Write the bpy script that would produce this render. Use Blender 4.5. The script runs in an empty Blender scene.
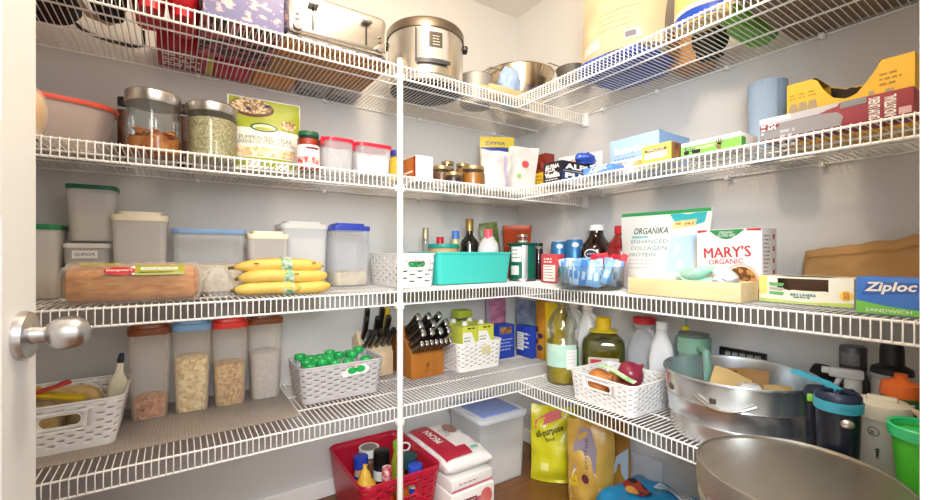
import bpy, bmesh, math, random
from mathutils import Vector, Matrix, noise
random.seed(7)
S = bpy.context.scene
COL = S.collection
PI = math.pi

# ------------------------------------------------------------------ camera frame
CAM = Vector((-1.441, -1.663, 0.93))
HEAD = math.radians(56.0)
F, PCX, PCY = 428.0, 465.0, 253.5
FWD = Vector((math.cos(HEAD), math.sin(HEAD), 0))
RGT = Vector((math.sin(HEAD), -math.cos(HEAD), 0))

def hd(px): return HEAD - math.atan((px - PCX) / F)
def LX(px, t):                     # x of a point t in front of the long wall, seen in column px
    return CAM.x + (-t - CAM.y) / math.tan(hd(px))
def RY(px, t):                     # y of a point t in front of the other wall
    return CAM.y + (-t - CAM.x) * math.tan(hd(px))
def dep(x, y): return (x - CAM.x) * FWD.x + (y - CAM.y) * FWD.y
def ZP(x, y, py): return CAM.z + (PCY - py) / F * dep(x, y)
def PW(px, py, z):                 # world point on the level z
    d = (CAM.z - z) * F / (py - PCY)
    k = (px - PCX) / F
    p = CAM + FWD * d + RGT * (k * d)
    return p.x, p.y

SZ = {1: 1.518, 2: 1.174, 3: 0.813, 4: 0.455, 0: 0.0}
DL, DR = 0.4455, 0.385
UP = 0.0025
def base(s): return SZ[s] + (UP if s else 0.0)

def fbox(run, p0, p1, t, d, s, pt, z0=None):
    """front face between columns p0 and p1 at t from the wall; -> loc, rz, w, h"""
    z = base(s) if z0 is None else z0
    if run == 'L':
        xa, xb = LX(p0, t), LX(p1, t)
        return (((xa + xb) / 2, -t + d / 2, z), 0.0, xb - xa, ZP((xa + xb) / 2, -t, pt) - z)
    ya, yb = RY(p0, t), RY(p1, t)
    return ((-t + d / 2, (ya + yb) / 2, z), -PI / 2, ya - yb, ZP(-t, (ya + yb) / 2, pt) - z)

def fcyl(run, p0, p1, t, s, pt, z0=None):
    """round thing with its axis t from the wall; -> loc, rz, r, h"""
    z = base(s) if z0 is None else z0
    pm = (p0 + p1) / 2
    x, y = (LX(pm, t), -t) if run == 'L' else (-t, RY(pm, t))
    Z = dep(x, y); k = (pm - PCX) / F
    r = (p1 - p0) / 2 * Z / F / math.sqrt(1 + k * k)
    rz = math.atan2(y - CAM.y, x - CAM.x) - PI / 2          # front towards the doorway
    return (x, y, z), rz, r, ZP(x, y, pt) - z

# ------------------------------------------------------------------ materials
def lin(h):
    if isinstance(h, (tuple, list)): return (*h[:3], 1)
    h = h.lstrip('#')
    return (*[((c / 255 + .055) / 1.055) ** 2.4 if c / 255 > .04045 else c / 255 / 12.92 for c in (int(h[i:i + 2], 16) for i in (0, 2, 4))], 1)
MATS = {}
def mat(key, c='#ffffff', rough=.5, metal=0, c2=None, scale=8, mixw=.12, kind='noise', bump=0, bscale=30, coat=0, spec=.5, sub=0, stretch=None, emit=0, mid=.5):
    if key in MATS: return MATS[key]
    m = bpy.data.materials.new(key); m.use_nodes = True
    nt = m.node_tree; n = nt.nodes; l = nt.links
    b = n['Principled BSDF']
    b.inputs['Base Color'].default_value = lin(c)
    b.inputs['Roughness'].default_value = rough
    b.inputs['Metallic'].default_value = metal
    b.inputs['Specular IOR Level'].default_value = spec
    b.inputs['Coat Weight'].default_value = coat
    m.diffuse_color = lin(c)
    if c2 or bump:
        tc = n.new('ShaderNodeTexCoord'); mp = n.new('ShaderNodeMapping')
        l.new(tc.outputs['Object'], mp.inputs['Vector'])
        if stretch: mp.inputs['Scale'].default_value = stretch
    if c2:
        if kind == 'noise':
            t = n.new('ShaderNodeTexNoise'); t.inputs['Scale'].default_value = scale; t.inputs['Detail'].default_value = 6
            out = t.outputs['Fac']
        elif kind == 'voronoi':
            t = n.new('ShaderNodeTexVoronoi'); t.inputs['Scale'].default_value = scale
            sp = n.new('ShaderNodeSeparateColor'); l.new(t.outputs['Color'], sp.inputs['Color']); out = sp.outputs['Red']
        elif kind == 'spots':
            t = n.new('ShaderNodeTexVoronoi'); t.inputs['Scale'].default_value = scale; out = t.outputs['Distance']
        else:
            t = n.new('ShaderNodeTexWave'); t.inputs['Scale'].default_value = scale; t.inputs['Distortion'].default_value = 6
            t.inputs['Detail'].default_value = 3; t.inputs['Detail Scale'].default_value = 2; out = t.outputs['Fac']
        l.new(mp.outputs['Vector'], t.inputs['Vector'])
        r = n.new('ShaderNodeValToRGB')
        r.color_ramp.elements[0].position = max(0, mid - mixw); r.color_ramp.elements[0].color = lin(c)
        r.color_ramp.elements[1].position = min(1, mid + mixw); r.color_ramp.elements[1].color = lin(c2)
        l.new(out, r.inputs['Fac']); l.new(r.outputs['Color'], b.inputs['Base Color'])
    if bump:
        t = n.new('ShaderNodeTexNoise'); t.inputs['Scale'].default_value = bscale; t.inputs['Detail'].default_value = 4
        l.new(mp.outputs['Vector'], t.inputs['Vector'])
        bp = n.new('ShaderNodeBump'); bp.inputs['Strength'].default_value = bump; bp.inputs['Distance'].default_value = .01
        l.new(t.outputs['Fac'], bp.inputs['Height']); l.new(bp.outputs['Normal'], b.inputs['Normal'])
    MATS[key] = m
    return m

def sheer(key, c='#f2f4f5', through=.5, rough=.35, bump=0, bscale=40, tint=None):
    """translucent plastic or glass: part of the light passes straight through"""
    if key in MATS: return MATS[key]
    m = bpy.data.materials.new(key); m.use_nodes = True
    nt = m.node_tree; n = nt.nodes; l = nt.links
    b = n['Principled BSDF']; out = n['Material Output']
    b.inputs['Base Color'].default_value = lin(c); b.inputs['Roughness'].default_value = rough
    tr = n.new('ShaderNodeBsdfTransparent'); tr.inputs['Color'].default_value = lin(tint or '#ffffff')
    mx = n.new('ShaderNodeMixShader')
    lw = n.new('ShaderNodeLayerWeight'); lw.inputs['Blend'].default_value = .25
    ma = n.new('ShaderNodeMath'); ma.operation = 'MULTIPLY_ADD'
    ma.inputs[1].default_value = -through * .55; ma.inputs[2].default_value = through
    l.new(lw.outputs['Facing'], ma.inputs[0]); l.new(ma.outputs[0], mx.inputs['Fac'])
    l.new(b.outputs[0], mx.inputs[1]); l.new(tr.outputs[0], mx.inputs[2]); l.new(mx.outputs[0], out.inputs['Surface'])
    if bump:
        tc = n.new('ShaderNodeTexCoord'); t = n.new('ShaderNodeTexNoise'); t.inputs['Scale'].default_value = bscale; t.inputs['Detail'].default_value = 5
        l.new(tc.outputs['Object'], t.inputs['Vector'])
        bp = n.new('ShaderNodeBump'); bp.inputs['Strength'].default_value = bump; bp.inputs['Distance'].default_value = .01
        l.new(t.outputs['Fac'], bp.inputs['Height']); l.new(bp.outputs['Normal'], b.inputs['Normal']); l.new(bp.outputs['Normal'], lw.inputs['Normal'])
    m.diffuse_color = lin(c); MATS[key] = m
    return m

def tube_glass(key, tint='#f4f8f8', refl=.12):
    """clear glass: transparent with a glossy coat"""
    if key in MATS: return MATS[key]
    m = bpy.data.materials.new(key); m.use_nodes = True
    nt = m.node_tree; n = nt.nodes; l = nt.links
    n.remove(n['Principled BSDF']); out = n['Material Output']
    tr = n.new('ShaderNodeBsdfTransparent'); tr.inputs['Color'].default_value = lin(tint)
    gl = n.new('ShaderNodeBsdfGlossy'); gl.inputs['Roughness'].default_value = .04
    lw = n.new('ShaderNodeLayerWeight'); lw.inputs['Blend'].default_value = .3
    ma = n.new('ShaderNodeMath'); ma.operation = 'MULTIPLY_ADD'; ma.inputs[1].default_value = .55; ma.inputs[2].default_value = refl * .4
    mx = n.new('ShaderNodeMixShader')
    l.new(lw.outputs['Fresnel'], ma.inputs[0]); l.new(ma.outputs[0], mx.inputs['Fac'])
    l.new(tr.outputs[0], mx.inputs[1]); l.new(gl.outputs[0], mx.inputs[2]); l.new(mx.outputs[0], out.inputs['Surface'])
    m.diffuse_color = lin(tint); MATS[key] = m
    return m

# ------------------------------------------------------------------ objects
def tag(o, label, cat, group=None, kind=None):
    o['label'] = label; o['category'] = cat
    if group: o['group'] = group
    if kind: o['kind'] = kind
    return o

def thing(name, label, cat, loc=(0, 0, 0), rz=0.0, group=None, rot=None):
    o = bpy.data.objects.new(name, None); COL.objects.link(o)
    o.empty_display_size = .02
    o.location = loc; o.rotation_euler = rot or (0, 0, rz)
    return tag(o, label, cat, group)

def mk(name, bm, m, parent=None, smooth=True, label=None, sharp=.7, solid=0):
    bmesh.ops.remove_doubles(bm, verts=bm.verts, dist=1e-6)
    bmesh.ops.recalc_face_normals(bm, faces=bm.faces)
    if smooth:
        for f in bm.faces: f.smooth = True
        for e in bm.edges:
            if len(e.link_faces) == 2 and e.calc_face_angle(0) > sharp: e.smooth = False
    me = bpy.data.meshes.new(name); bm.to_mesh(me); bm.free()
    me.materials.append(m)
    o = bpy.data.objects.new(name, me); COL.objects.link(o)
    if parent: o.parent = parent
    if label: o['label'] = label
    if solid:
        md = o.modifiers.new('thickness', 'SOLIDIFY'); md.thickness = solid; md.offset = 0
    return o

def solo(name, bm, m, label, cat, loc=(0, 0, 0), rz=0.0, group=None, rot=None, **k):
    o = mk(name, bm, m, None, **k)
    o.location = loc; o.rotation_euler = rot or (0, 0, rz)
    return tag(o, label, cat, group)

def copytree(o, loc, rz, label, group=None):
    r = o.copy(); COL.objects.link(r); r.location = loc; r.rotation_euler = (0, 0, rz); r['label'] = label
    if group: r['group'] = group
    for ch in list(o.children):
        c = ch.copy(); COL.objects.link(c); c.parent = r
        for g in ch.children:
            d = g.copy(); COL.objects.link(d); d.parent = c
    return r

def B(): return bmesh.new()

# ------------------------------------------------------------------ shapes
def xf(bm, verts, M):
    for v in verts: v.co = M @ v.co

def box(bm, cx, cy, z0, sx, sy, sz, bev=0, M=None, seg=2):
    r = bmesh.ops.create_cube(bm, size=1)
    vs = r['verts']
    for v in vs: v.co = Vector((cx + v.co.x * sx, cy + v.co.y * sy, z0 + (v.co.z + .5) * sz))
    if bev:
        es = list({e for v in vs for e in v.link_edges})
        g = bmesh.ops.bevel(bm, geom=es, offset=bev, segments=seg, profile=.5, affect='EDGES')
        vs = list({v for f in g['faces'] for v in f.verts} | {v for v in vs if v.is_valid})
    if M: xf(bm, vs, M)
    return vs

def rr(hx, hy, r, n=5):
    r = max(min(r, hx * .999, hy * .999), 1e-5); p = []
    for cx, cy, a0 in ((hx - r, hy - r, 0), (-hx + r, hy - r, 90), (-hx + r, -hy + r, 180), (hx - r, -hy + r, 270)):
        for i in range(n + 1):
            a = math.radians(a0 + 90 * i / n); p.append((cx + r * math.cos(a), cy + r * math.sin(a)))
    return p

def loops(bm, rings, cap0=True, cap1=True, closed=True):
    R = [[bm.verts.new(p) for p in ring] for ring in rings]
    n = len(R[0])
    for a, b in zip(R, R[1:]):
        for i in range(n if closed else n - 1):
            j = (i + 1) % n
            try: bm.faces.new((a[i], a[j], b[j], b[i]))
            except ValueError: pass
    if cap0: bm.faces.new(R[0][::-1])
    if cap1: bm.faces.new(R[-1])
    return [v for r in R for v in r]

def loft(bm, secs, cap0=True, cap1=True, n=5, M=None):
    rings = []
    for s in secs:
        z, hx, hy, r = s[:4]; cx, cy = (s[4], s[5]) if len(s) > 4 else (0, 0)
        rings.append([(cx + x, cy + y, z) for x, y in rr(hx, hy, r, n)])
    vs = loops(bm, rings, cap0, cap1)
    if M: xf(bm, vs, M)
    return vs

def lathe(bm, prof, seg=28, cx=0, cy=0, M=None, sx=1, sy=1):
    rings = [[(cx + max(r, 1e-5) * sx * math.cos(2 * PI * i / seg), cy + max(r, 1e-5) * sy * math.sin(2 * PI * i / seg), z) for i in range(seg)] for r, z in prof]
    vs = loops(bm, rings, prof[0][0] > 0, prof[-1][0] > 0)
    if M: xf(bm, vs, M)
    return vs

def tube(bm, pts, r, seg=6, closed=False, cap=True):
    pts = [Vector(p) for p in pts]; n = len(pts); rings = []
    up = None
    for i, p in enumerate(pts):
        if closed: t = pts[(i + 1) % n] - pts[i - 1]
        else: t = pts[min(i + 1, n - 1)] - pts[max(i - 1, 0)]
        t.normalize()
        if up is None:
            up = Vector((0, 0, 1)) if abs(t.z) < .9 else Vector((0, 1, 0))
        a = t.cross(up)
        if a.length < 1e-4: a = t.cross(Vector((1, 0, 0)))
        a.normalize(); b = a.cross(t).normalized(); up = b
        rad = r[i] if isinstance(r, (list, tuple)) else r
        rings.append([p + a * (rad * math.cos(2 * PI * k / seg)) + b * (rad * math.sin(2 * PI * k / seg)) for k in range(seg)])
    if closed: return loops(bm, rings + [rings[0]], False, False)
    return loops(bm, rings, cap, cap)

def grid(bm, fn, nu, nv):
    V = [[bm.verts.new(fn(i / nu, j / nv)) for i in range(nu + 1)] for j in range(nv + 1)]
    for j in range(nv):
        for i in range(nu):
            bm.faces.new((V[j][i], V[j][i + 1], V[j + 1][i + 1], V[j + 1][i]))
    return V

def sphere(bm, c, rx, ry=None, rz=None, u=16, v=10, M=None):
    ry = ry or rx; rz = rz or rx
    vs = bmesh.ops.create_uvsphere(bm, u_segments=u, v_segments=v, radius=1)['verts']
    for w in vs: w.co = Vector((c[0] + w.co.x * rx, c[1] + w.co.y * ry, c[2] + w.co.z * rz))
    if M: xf(bm, vs, M)
    return vs

def nz(p, f, seed=0): return noise.noise(Vector((p[0] * f + seed * 7.31, p[1] * f - seed * 3.17, p[2] * f + seed * 1.93)))
def crumple(vs, amp, f, seed=0, zmin=None):
    for v in vs:
        if zmin is not None and v.co.z <= zmin: continue
        d = noise.noise_vector(Vector((v.co.x * f + seed * 5.1, v.co.y * f + seed * 2.3, v.co.z * f - seed)))
        v.co += d * amp

def blob(bm, w, d, h, seed=0, amp=.12, f=9, p=.45, top=.35, nu=36, nv=18, flat=True, M=None):
    """lumpy filled bag standing on z = 0"""
    rings = []
    for j in range(nv + 1):
        v = j / nv
        z = h * (v)
        k = math.sin(PI * min(max(v, .0), 1)) ** p if v < .5 else (1 - ((v - .5) / .5) ** 3 * (1 - top))
        k = max(k, .75 if v < .5 else 0)
        ring = []
        for i in range(nu):
            a = 2 * PI * i / nu
            c, s = math.cos(a), math.sin(a)
            x = abs(c) ** .6 * (1 if c > 0 else -1) * w / 2 * k; y = abs(s) ** .6 * (1 if s > 0 else -1) * d / 2 * k
            q = (x, y, z); e = 1 + amp * nz(q, f, seed) + amp * .4 * nz(q, f * 3, seed + 3)
            ring.append((x * e, y * e, z * (1 + (.35 * amp * nz((x, y, 0), f, seed + 9) if v > .1 else 0))))
        rings.append(ring)
    vs = loops(bm, rings)
    if M: xf(bm, vs, M)
    return vs

# surfaces that decals and lettering lie on: (x, z, lift) -> local point
def front(y0): return lambda x, z, o=0: Vector((x, y0 - o, z))
def side_p(x0): return lambda x, z, o=0: Vector((x0 + o, x, z))
def side_n(x0): return lambda x, z, o=0: Vector((x0 - o, -x, z))
def topf(z0): return lambda x, z, o=0: Vector((x, z, z0 + o))
def cyl(R, cx=0, cy=0, a0=0): return lambda x, z, o=0: Vector((cx + (R + o) * math.sin(x / R + a0), cy - (R + o) * math.cos(x / R + a0), z))

def decal(name, parent, m, fn, items, o=.0006, label=None):
    bm = B()
    for it in items:
        if it[0] == 'r':
            _, x0, z0, x1, z1 = it
            nx = max(1, min(24, int(abs(x1 - x0) / .008))); nzz = max(1, min(24, int(abs(z1 - z0) / .012)))
            grid(bm, lambda u, v: fn(x0 + (x1 - x0) * u, z0 + (z1 - z0) * v, o), nx, nzz)
        elif it[0] == 'e':
            _, cx, cz, rx, rz = it; N = 24; prev = None
            for k in range(5):
                q = k / 4
                ring = [bm.verts.new(fn(cx + rx * q * math.cos(2 * PI * i / N), cz + rz * q * math.sin(2 * PI * i / N), o)) for i in range(N)] if k else [bm.verts.new(fn(cx, cz, o))]
                if k == 1:
                    for i in range(N): bm.faces.new((prev[0], ring[i], ring[(i + 1) % N]))
                elif k > 1:
                    for i in range(N): bm.faces.new((prev[i], ring[i], ring[(i + 1) % N], prev[(i + 1) % N]))
                prev = ring
        elif it[0] == 'l':                                # outline ring of an ellipse
            _, cx, cz, rx, rz, w = it; N = 28
            a = [bm.verts.new(fn(cx + rx * math.cos(2 * PI * i / N), cz + rz * math.sin(2 * PI * i / N), o)) for i in range(N)]
            b = [bm.verts.new(fn(cx + (rx - w) * math.cos(2 * PI * i / N), cz + (rz - w) * math.sin(2 * PI * i / N), o)) for i in range(N)]
            for i in range(N): bm.faces.new((a[i], a[(i + 1) % N], b[(i + 1) % N], b[i]))
        else:
            bm.faces.new([bm.verts.new(fn(x, z, o)) for x, z in it[1]])
    return mk(name, bm, m, parent, label=label)

FONT = None
def text(s, size, fn, cx, cz, m, parent, width=None, rot=0, o=.0011, bold=0, name='lettering', shear=0, sq=1, hgt=None):
    cu = bpy.data.curves.new('t', 'FONT'); cu.body = s; cu.size = size; cu.align_x = 'CENTER'; cu.align_y = 'CENTER'
    cu.resolution_u = 2; cu.offset = bold * size; cu.shear = shear; cu.space_line = .85
    ob = bpy.data.objects.new('t', cu); COL.objects.link(ob)
    dg = bpy.context.evaluated_depsgraph_get(); dg.update()
    me = bpy.data.meshes.new_from_object(ob.evaluated_get(dg))
    bpy.data.objects.remove(ob); bpy.data.curves.remove(cu)
    xs = [v.co.x for v in me.vertices]; ys = [v.co.y for v in me.vertices]
    if not xs: return None
    mx, my = (min(xs) + max(xs)) / 2, (min(ys) + max(ys)) / 2
    k = width / (max(xs) - min(xs)) if width else 1
    ky = hgt / (max(ys) - min(ys)) if hgt else (k if not hgt and width and sq == 0 else 1)
    c, sn = math.cos(rot), math.sin(rot)
    for v in me.vertices:
        x, y = (v.co.x - mx) * k, (v.co.y - my) * ky
        v.co = fn(cx + x * c - y * sn, cz + x * sn + y * c, o)
    me.materials.append(m); me.name = name
    ob = bpy.data.objects.new(name, me); COL.objects.link(ob); ob.parent = parent
    return ob

def inkbars(name, parent, m, fn, x0, x1, z0, rows, pitch, hgt, seed=1, o=.0008):
    """lines of print too small to read"""
    rnd = random.Random(seed); it = []
    for r in range(rows):
        x = x0; z = z0 - r * pitch
        end = x1 - (x1 - x0) * rnd.uniform(0, .3)
        while x < end - .002:
            w = rnd.uniform(.25, .9) * hgt * 4; w = min(w, end - x)
            it.append(('r', x, z, x + w, z + hgt)); x += w + hgt * .8
    return decal(name, parent, m, fn, it, o)

# ------------------------------------------------------------------ common colours
WHITE = mat('white_paint', '#f1f1ee', .45)
WIRE = mat('white_coated_wire', '#f3f3f1', .35)
STEEL = mat('brushed_steel', '#cfccc6', .28, 1)
DSTEEL = mat('dark_steel', '#6f6a63', .35, 1)
BLACK = mat('black_plastic', '#121214', .4)
INK = mat('black_ink', '#1b1b1d', .6)
PAPER = mat('white_card', '#f3f2ee', .6)
FROST = sheer('frosted_plastic', '#f4f1ec', .52, .4)
FROSTW = sheer('milky_plastic', '#f3f3f2', .30, .4)
CLEARP = sheer('clear_plastic', '#f2f5f8', .74, .2)
FILM = sheer('clear_film', '#ffffff', .93, .10, bump=.7, bscale=30)
GLASS = tube_glass('clear_glass')
# ================================================================== the room
RX0, RY0, RZ1 = -1.95, -1.58, 2.13
WALLM = mat('wall_paint', '#d3d2d0', .55, bump=.08, bscale=180)
CEILM = mat('ceiling_paint', '#efece6', .7)
def struct(name, bm, m):
    o = mk(name, bm, m, smooth=False); o['kind'] = 'structure'; return o
b = B(); box(b, (RX0) / 2, .05, 0, -RX0 + .2, .1, RZ1); struct('wall_back', b, WALLM)
b = B(); box(b, .05, RY0 / 2 - .06, 0, .1, -RY0 + .12, RZ1); struct('wall_right', b, WALLM)
b = B(); box(b, RX0 - .05, RY0 / 2 - .06, 0, .1, -RY0 + .12, RZ1); struct('wall_left', b, WALLM)
b = B(); box(b, RX0 / 2, RY0 / 2 - .06, RZ1, -RX0 + .2, -RY0 + .32, .1); struct('ceiling', b, CEILM)
# the wall the doorway is in
DX0, DX1, DH = -1.735, -0.888, 2.03
b = B()
box(b, (RX0 + DX0) / 2, RY0 - .06, 0, DX0 - RX0, .12, RZ1)
box(b, DX1 / 2, RY0 - .06, 0, -DX1, .12, RZ1)
box(b, (DX0 + DX1) / 2, RY0 - .06, DH, DX1 - DX0, .12, RZ1 - DH)
struct('wall_front', b, WALLM)
JAMB = mat('trim_paint', '#f4f4f2', .35)
b = B(); box(b, DX1 - .006, RY0 - .0575, 0, .02, .125, DH, .002); struct('trim_1', b, JAMB)
b = B(); box(b, DX0 - .006, RY0 - .075, 0, .02, .11, DH, .002); struct('trim_2', b, JAMB)
# plank floor
FLOORM = mat('wood_floor', '#5f3c1f', .35, c2='#8a5a30', scale=3.2, mixw=.3, kind='noise', stretch=(1.2, 14, 1))
b = B(); box(b, RX0 / 2, RY0 / 2 - .4, -.1, -RX0 + .3, -RY0 + 1.2, .1); struct('floor', b, FLOORM)
# baseboards
b = B(); box(b, RX0 / 2, -.006, 0, -RX0, .012, .062, .003); struct('baseboard_back', b, JAMB)
b = B(); box(b, -.006, RY0 / 2, 0, .012, -RY0, .062, .003); struct('baseboard_right', b, JAMB)

# ------------------------------------------------------------------ the open door
DOORP = mat('door_paint', '#eceeee', .4)
dx, dy = -1.6095, -.80
hx, hy = -1.7065, -1.57
dl = math.hypot(dx - hx, dy - hy); da = math.atan2(dy - hy, dx - hx)
door = thing('door_1', 'white panelled door standing open with a satin knob', 'door', (hx, hy, 0), da)
door['kind'] = 'structure'
# local x runs from hinge to free edge, local -y is the face seen from the doorway
T = .035; st = .098
b = B()
def dbar(x0, x1, z0, z1, t=T): box(b, (x0 + x1) / 2, T / 2, z0, x1 - x0, t, z1 - z0, .0015)
dbar(0, st, .01, 2.02); dbar(dl - st, dl, .01, 2.02)
for z0, z1 in ((.01, .22), (.98, 1.10), (1.93, 2.02)): dbar(st, dl - st, z0, z1)
mk('frame', b, DOORP, door, smooth=False)
for z0, z1 in ((.22, .98), (1.10, 1.93)):
    b = B(); box(b, dl / 2, T / 2, z0, dl - 2 * st, T - .018, z1 - z0)
    box(b, dl / 2, T / 2, z0 + .05, dl - 2 * st - .1, T - .006, z1 - z0 - .1, .006)
    mk('panel', b, DOORP, door, smooth=False)
SATIN = mat('satin_nickel', '#cdcdd0', .32, 1)
kx, kz = dl - .047, .819
Mk = Matrix.Translation((kx, 0, kz)) @ Matrix.Rotation(PI / 2, 4, 'X')
kn = thing('x', 'x', 'x')
b = B(); lathe(b, [(0, 0), (.0335, 0), (.0335, .004), (.031, .010), (.02, .012), (0, .012)], 32, M=Mk)
rose = mk('knob_rose', b, SATIN, door)
b = B(); lathe(b, [(0, .011), (.0125, .011), (.0115, .022), (.0105, .024), (.0105, .026), (.0135, .027), (.014, .029), (.018, .032), (.0215, .038), (.0230, .045), (.0230, .052), (.021, .061), (.016, .068), (.009, .0715), (0, .072)], 36, M=Mk)
knob = mk('door_knob', b, SATIN, door)
b = B(); box(b, dl - .0005, T / 2, kz - .03, .002, .022, .06); mk('latch_plate', b, SATIN, door)
bpy.data.objects.remove(kn)
for z in (.25, 1.0, 1.8):
    b = B(); lathe(b, [(0, z), (.006, z), (.006, z + .09), (0, z + .09)], 10, cx=.004, cy=-.004); mk('hinge', b, SATIN, door)

# ================================================================== wire shelves
WR, PITCH, LIP = .0014, .0140, .042
ORD = {1: 'top', 2: 'second', 3: 'third', 4: 'lowest'}
def wire_shelf(n, run):
    z = SZ[n]
    lab = {'L': '%s white wire shelf along the long wall, its lip facing the doorway', 'R': '%s white wire shelf along the shorter wall, ending at the door jamb'}[run] % ORD[n]
    t = thing('wire_shelf', lab, 'shelf', (0, 0, z), 0, 'white wire pantry shelves')
    if run == 'L':
        a0, a1, D = RX0 + .004, -.004, DL
        P = lambda a, q, h: (a, -q, h)
    else:
        a0, a1, D = -DL - .004, RY0 + .004, DR
        P = lambda a, q, h: (-q, a, h)
    b = B(); N = int(abs(a1 - a0) / PITCH)
    for i in range(N):
        a = a0 + (a1 - a0) * (i + .5) / N
        tube(b, [P(a, .006, 0), P(a, D - .001, 0), P(a, D + .001, -.003), P(a, D + .001, -LIP)], WR, 5)
    mk('deck_wires', b, WIRE, t)
    rails = [(.006, -.004, .0026), (D * .36, -.004, .0028), (D * .68, -.004, .0028), (D - .003, -.003, .0028), (D - .002, -LIP, .0030)]
    for q, h, r in rails:
        b = B(); tube(b, [P(a0, q, h), P(a1, q, h)], r, 8); mk('rail', b, WIRE, t)
    L = abs(a1 - a0); s = 1 if a1 > a0 else -1
    for k in range(5):
        a = a0 + s * L * (.08 + .21 * k)
        b = B(); c = P(a, .012, -.010)
        box(b, c[0], c[1], c[2] - .004, .012 if run == 'L' else .022, .022 if run == 'L' else .012, .012, .002)
        mk('wall_clip', b, WIRE, t)
    if run == 'L':                                   # bracket on the other wall
        b = B(); box(b, -.006, -DL - .001, -.052, .010, .030, .058, .002)
        mk('end_bracket', b, WIRE, t)
    return t
for n in (1, 2, 3, 4):
    wire_shelf(n, 'L'); wire_shelf(n, 'R')

# the upright that carries the shelf fronts
xp = LX(400, DL + .014); yp = -DL - .014
t = thing('shelf_pole', 'white upright pole standing in front of the long wire shelves', 'pole', (xp, yp, 0))
b = B(); lathe(b, [(0, 0), (.0095, 0), (.0095, 1.524), (.008, 1.529), (0, 1.529)], 16); mk('tube', b, WIRE, t)
b = B(); lathe(b, [(0, 0), (.019, 0), (.019, .006), (.011, .012), (.0096, .012)], 16); mk('foot', b, WIRE, t)
for n in (1, 2, 3, 4):
    b = B(); box(b, 0, .005, SZ[n] - LIP - .012, .024, .026, .02, .003); mk('shelf_clip', b, WIRE, t)

# liner mat on the lowest shelf
MATM = mat('shelf_liner', '#968b83', .5, c2='#a0968e', scale=40, mixw=.3, kind='wave', stretch=(1, .15, 1))
b = B(); box(b, (RX0 + LX(292, .2)) / 2, -.19, .0, LX(292, .2) - RX0 - .02, .345, .0018, .0006)
solo('shelf_liner', b, MATM, 'grey brown plastic liner mat under the tall pasta containers', 'mat', (0, 0, base(4) - .0006))
SZ4 = base(4) + .0016

# ================================================================== camera and light
cd = bpy.data.cameras.new('camera'); cam = bpy.data.objects.new('camera', cd); COL.objects.link(cam)
cd.sensor_width = 36; cd.lens = F / 930 * 36; cd.clip_start = .02; cd.shift_y = 3.5 / 930
cam.location = CAM; cam.rotation_euler = (PI / 2, 0, HEAD - PI / 2)
S.camera = cam

def lamp(name, kind, loc, power, color, size=.3, rot=(0, 0, 0), **k):
    d = bpy.data.lights.new(name, kind); d.energy = power; d.color = color
    if kind == 'AREA': d.size = size; d.shape = k.get('shape', 'SQUARE'); d.size_y = k.get('sy', size)
    else: d.shadow_soft_size = size
    o = bpy.data.objects.new(name, d); o.location = loc; o.rotation_euler = rot; COL.objects.link(o)
    return o
lamp('ceiling_lamp', 'POINT', (-1.02, -.92, 1.98), 19, (1.0, .80, .58), .09)
lamp('hall_fill', 'AREA', (-1.95, -2.60, 1.75), 21, (1.0, .88, .74), .8, (math.radians(78), 0, math.radians(-32)))  # added fill light beyond the doorway, no such hall fixture known
lamp('door_fill', 'AREA', (-.75, -2.45, 1.5), 4.5, (.88, .94, 1.0), .6, (math.radians(80), 0, math.radians(38)))  # weak fill light added only to brighten the open door
fl = lamp('camera_flash', 'SPOT', (-1.40, -1.80, 1.30), 58, (.74, .87, 1.0), .16)
fl.rotation_euler = (Vector((-.16, -.38, .68)) - Vector(fl.location)).to_track_quat('-Z', 'Y').to_euler()
fl.data.spot_size = math.radians(96); fl.data.spot_blend = 1.0
w = bpy.data.worlds.new('hall_daylight'); S.world = w; w.use_nodes = True
w.node_tree.nodes['Background'].inputs['Color'].default_value = (1.0, .94, .87, 1)
w.node_tree.nodes['Background'].inputs['Strength'].default_value = .7
S.view_settings.view_transform = 'Standard'; S.view_settings.look = 'None'
S.view_settings.exposure = 0.52; S.view_settings.gamma = 1.0
S.cycles.transparent_max_bounces = 28
S.cycles.max_bounces = 10
S.cycles.sample_clamp_indirect = 4
# ================================================================== kinds of things
def carton(name, label, cat, f, d, m, group=None, bev=.0015, part='carton'):
    """card box, its front face towards local -y; returns root, w, h"""
    loc, rz, w, h = f
    t = thing(name, label, cat, loc, rz, group)
    b = B(); box(b, 0, 0, 0, w, d, h, bev); mk(part, b, m, t)
    return t, w, h

def jar(name, label, cat, f, lidm, fillm, frac, lidh=.022, group=None, glassm=None, labelm=None, wide=1.0, neck=.9):
    loc, rz, r, h = f
    t = thing(name, label, cat, loc, rz, group)
    hb = h - lidh * .8; rn = r * neck
    b = B(); lathe(b, [(0, 0), (r * .93, 0), (r, r * .08), (r, hb - r * .35), (rn, hb - r * .08), (rn, hb), (rn - .002, hb)], 36); mk('glass_body', b, glassm or GLASS, t)
    if fillm:
        hf = hb * frac
        b = B(); lathe(b, [(0, .004), (r * .9, .004), (r * .955, r * .1), (r * .955, min(hf, hb - r * .36)), (0, min(hf, hb - r * .36) + .002)], 32); mk('contents', b, fillm, t)
    q = rn * 1.05
    b = B(); lathe(b, [(0, h - lidh), (q, h - lidh), (q * 1.02, h - lidh + .002), (q * 1.02, h - .003), (q * .97, h), (q * .9, h - .001), (0, h - .0015)], 36); mk('lid', b, lidm, t)
    if labelm:
        decal('label', t, labelm, cyl(r), [('r', -r * 1.3, hb * .18, r * 1.3, hb * .62)], .0006)
    return t, r, h

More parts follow.
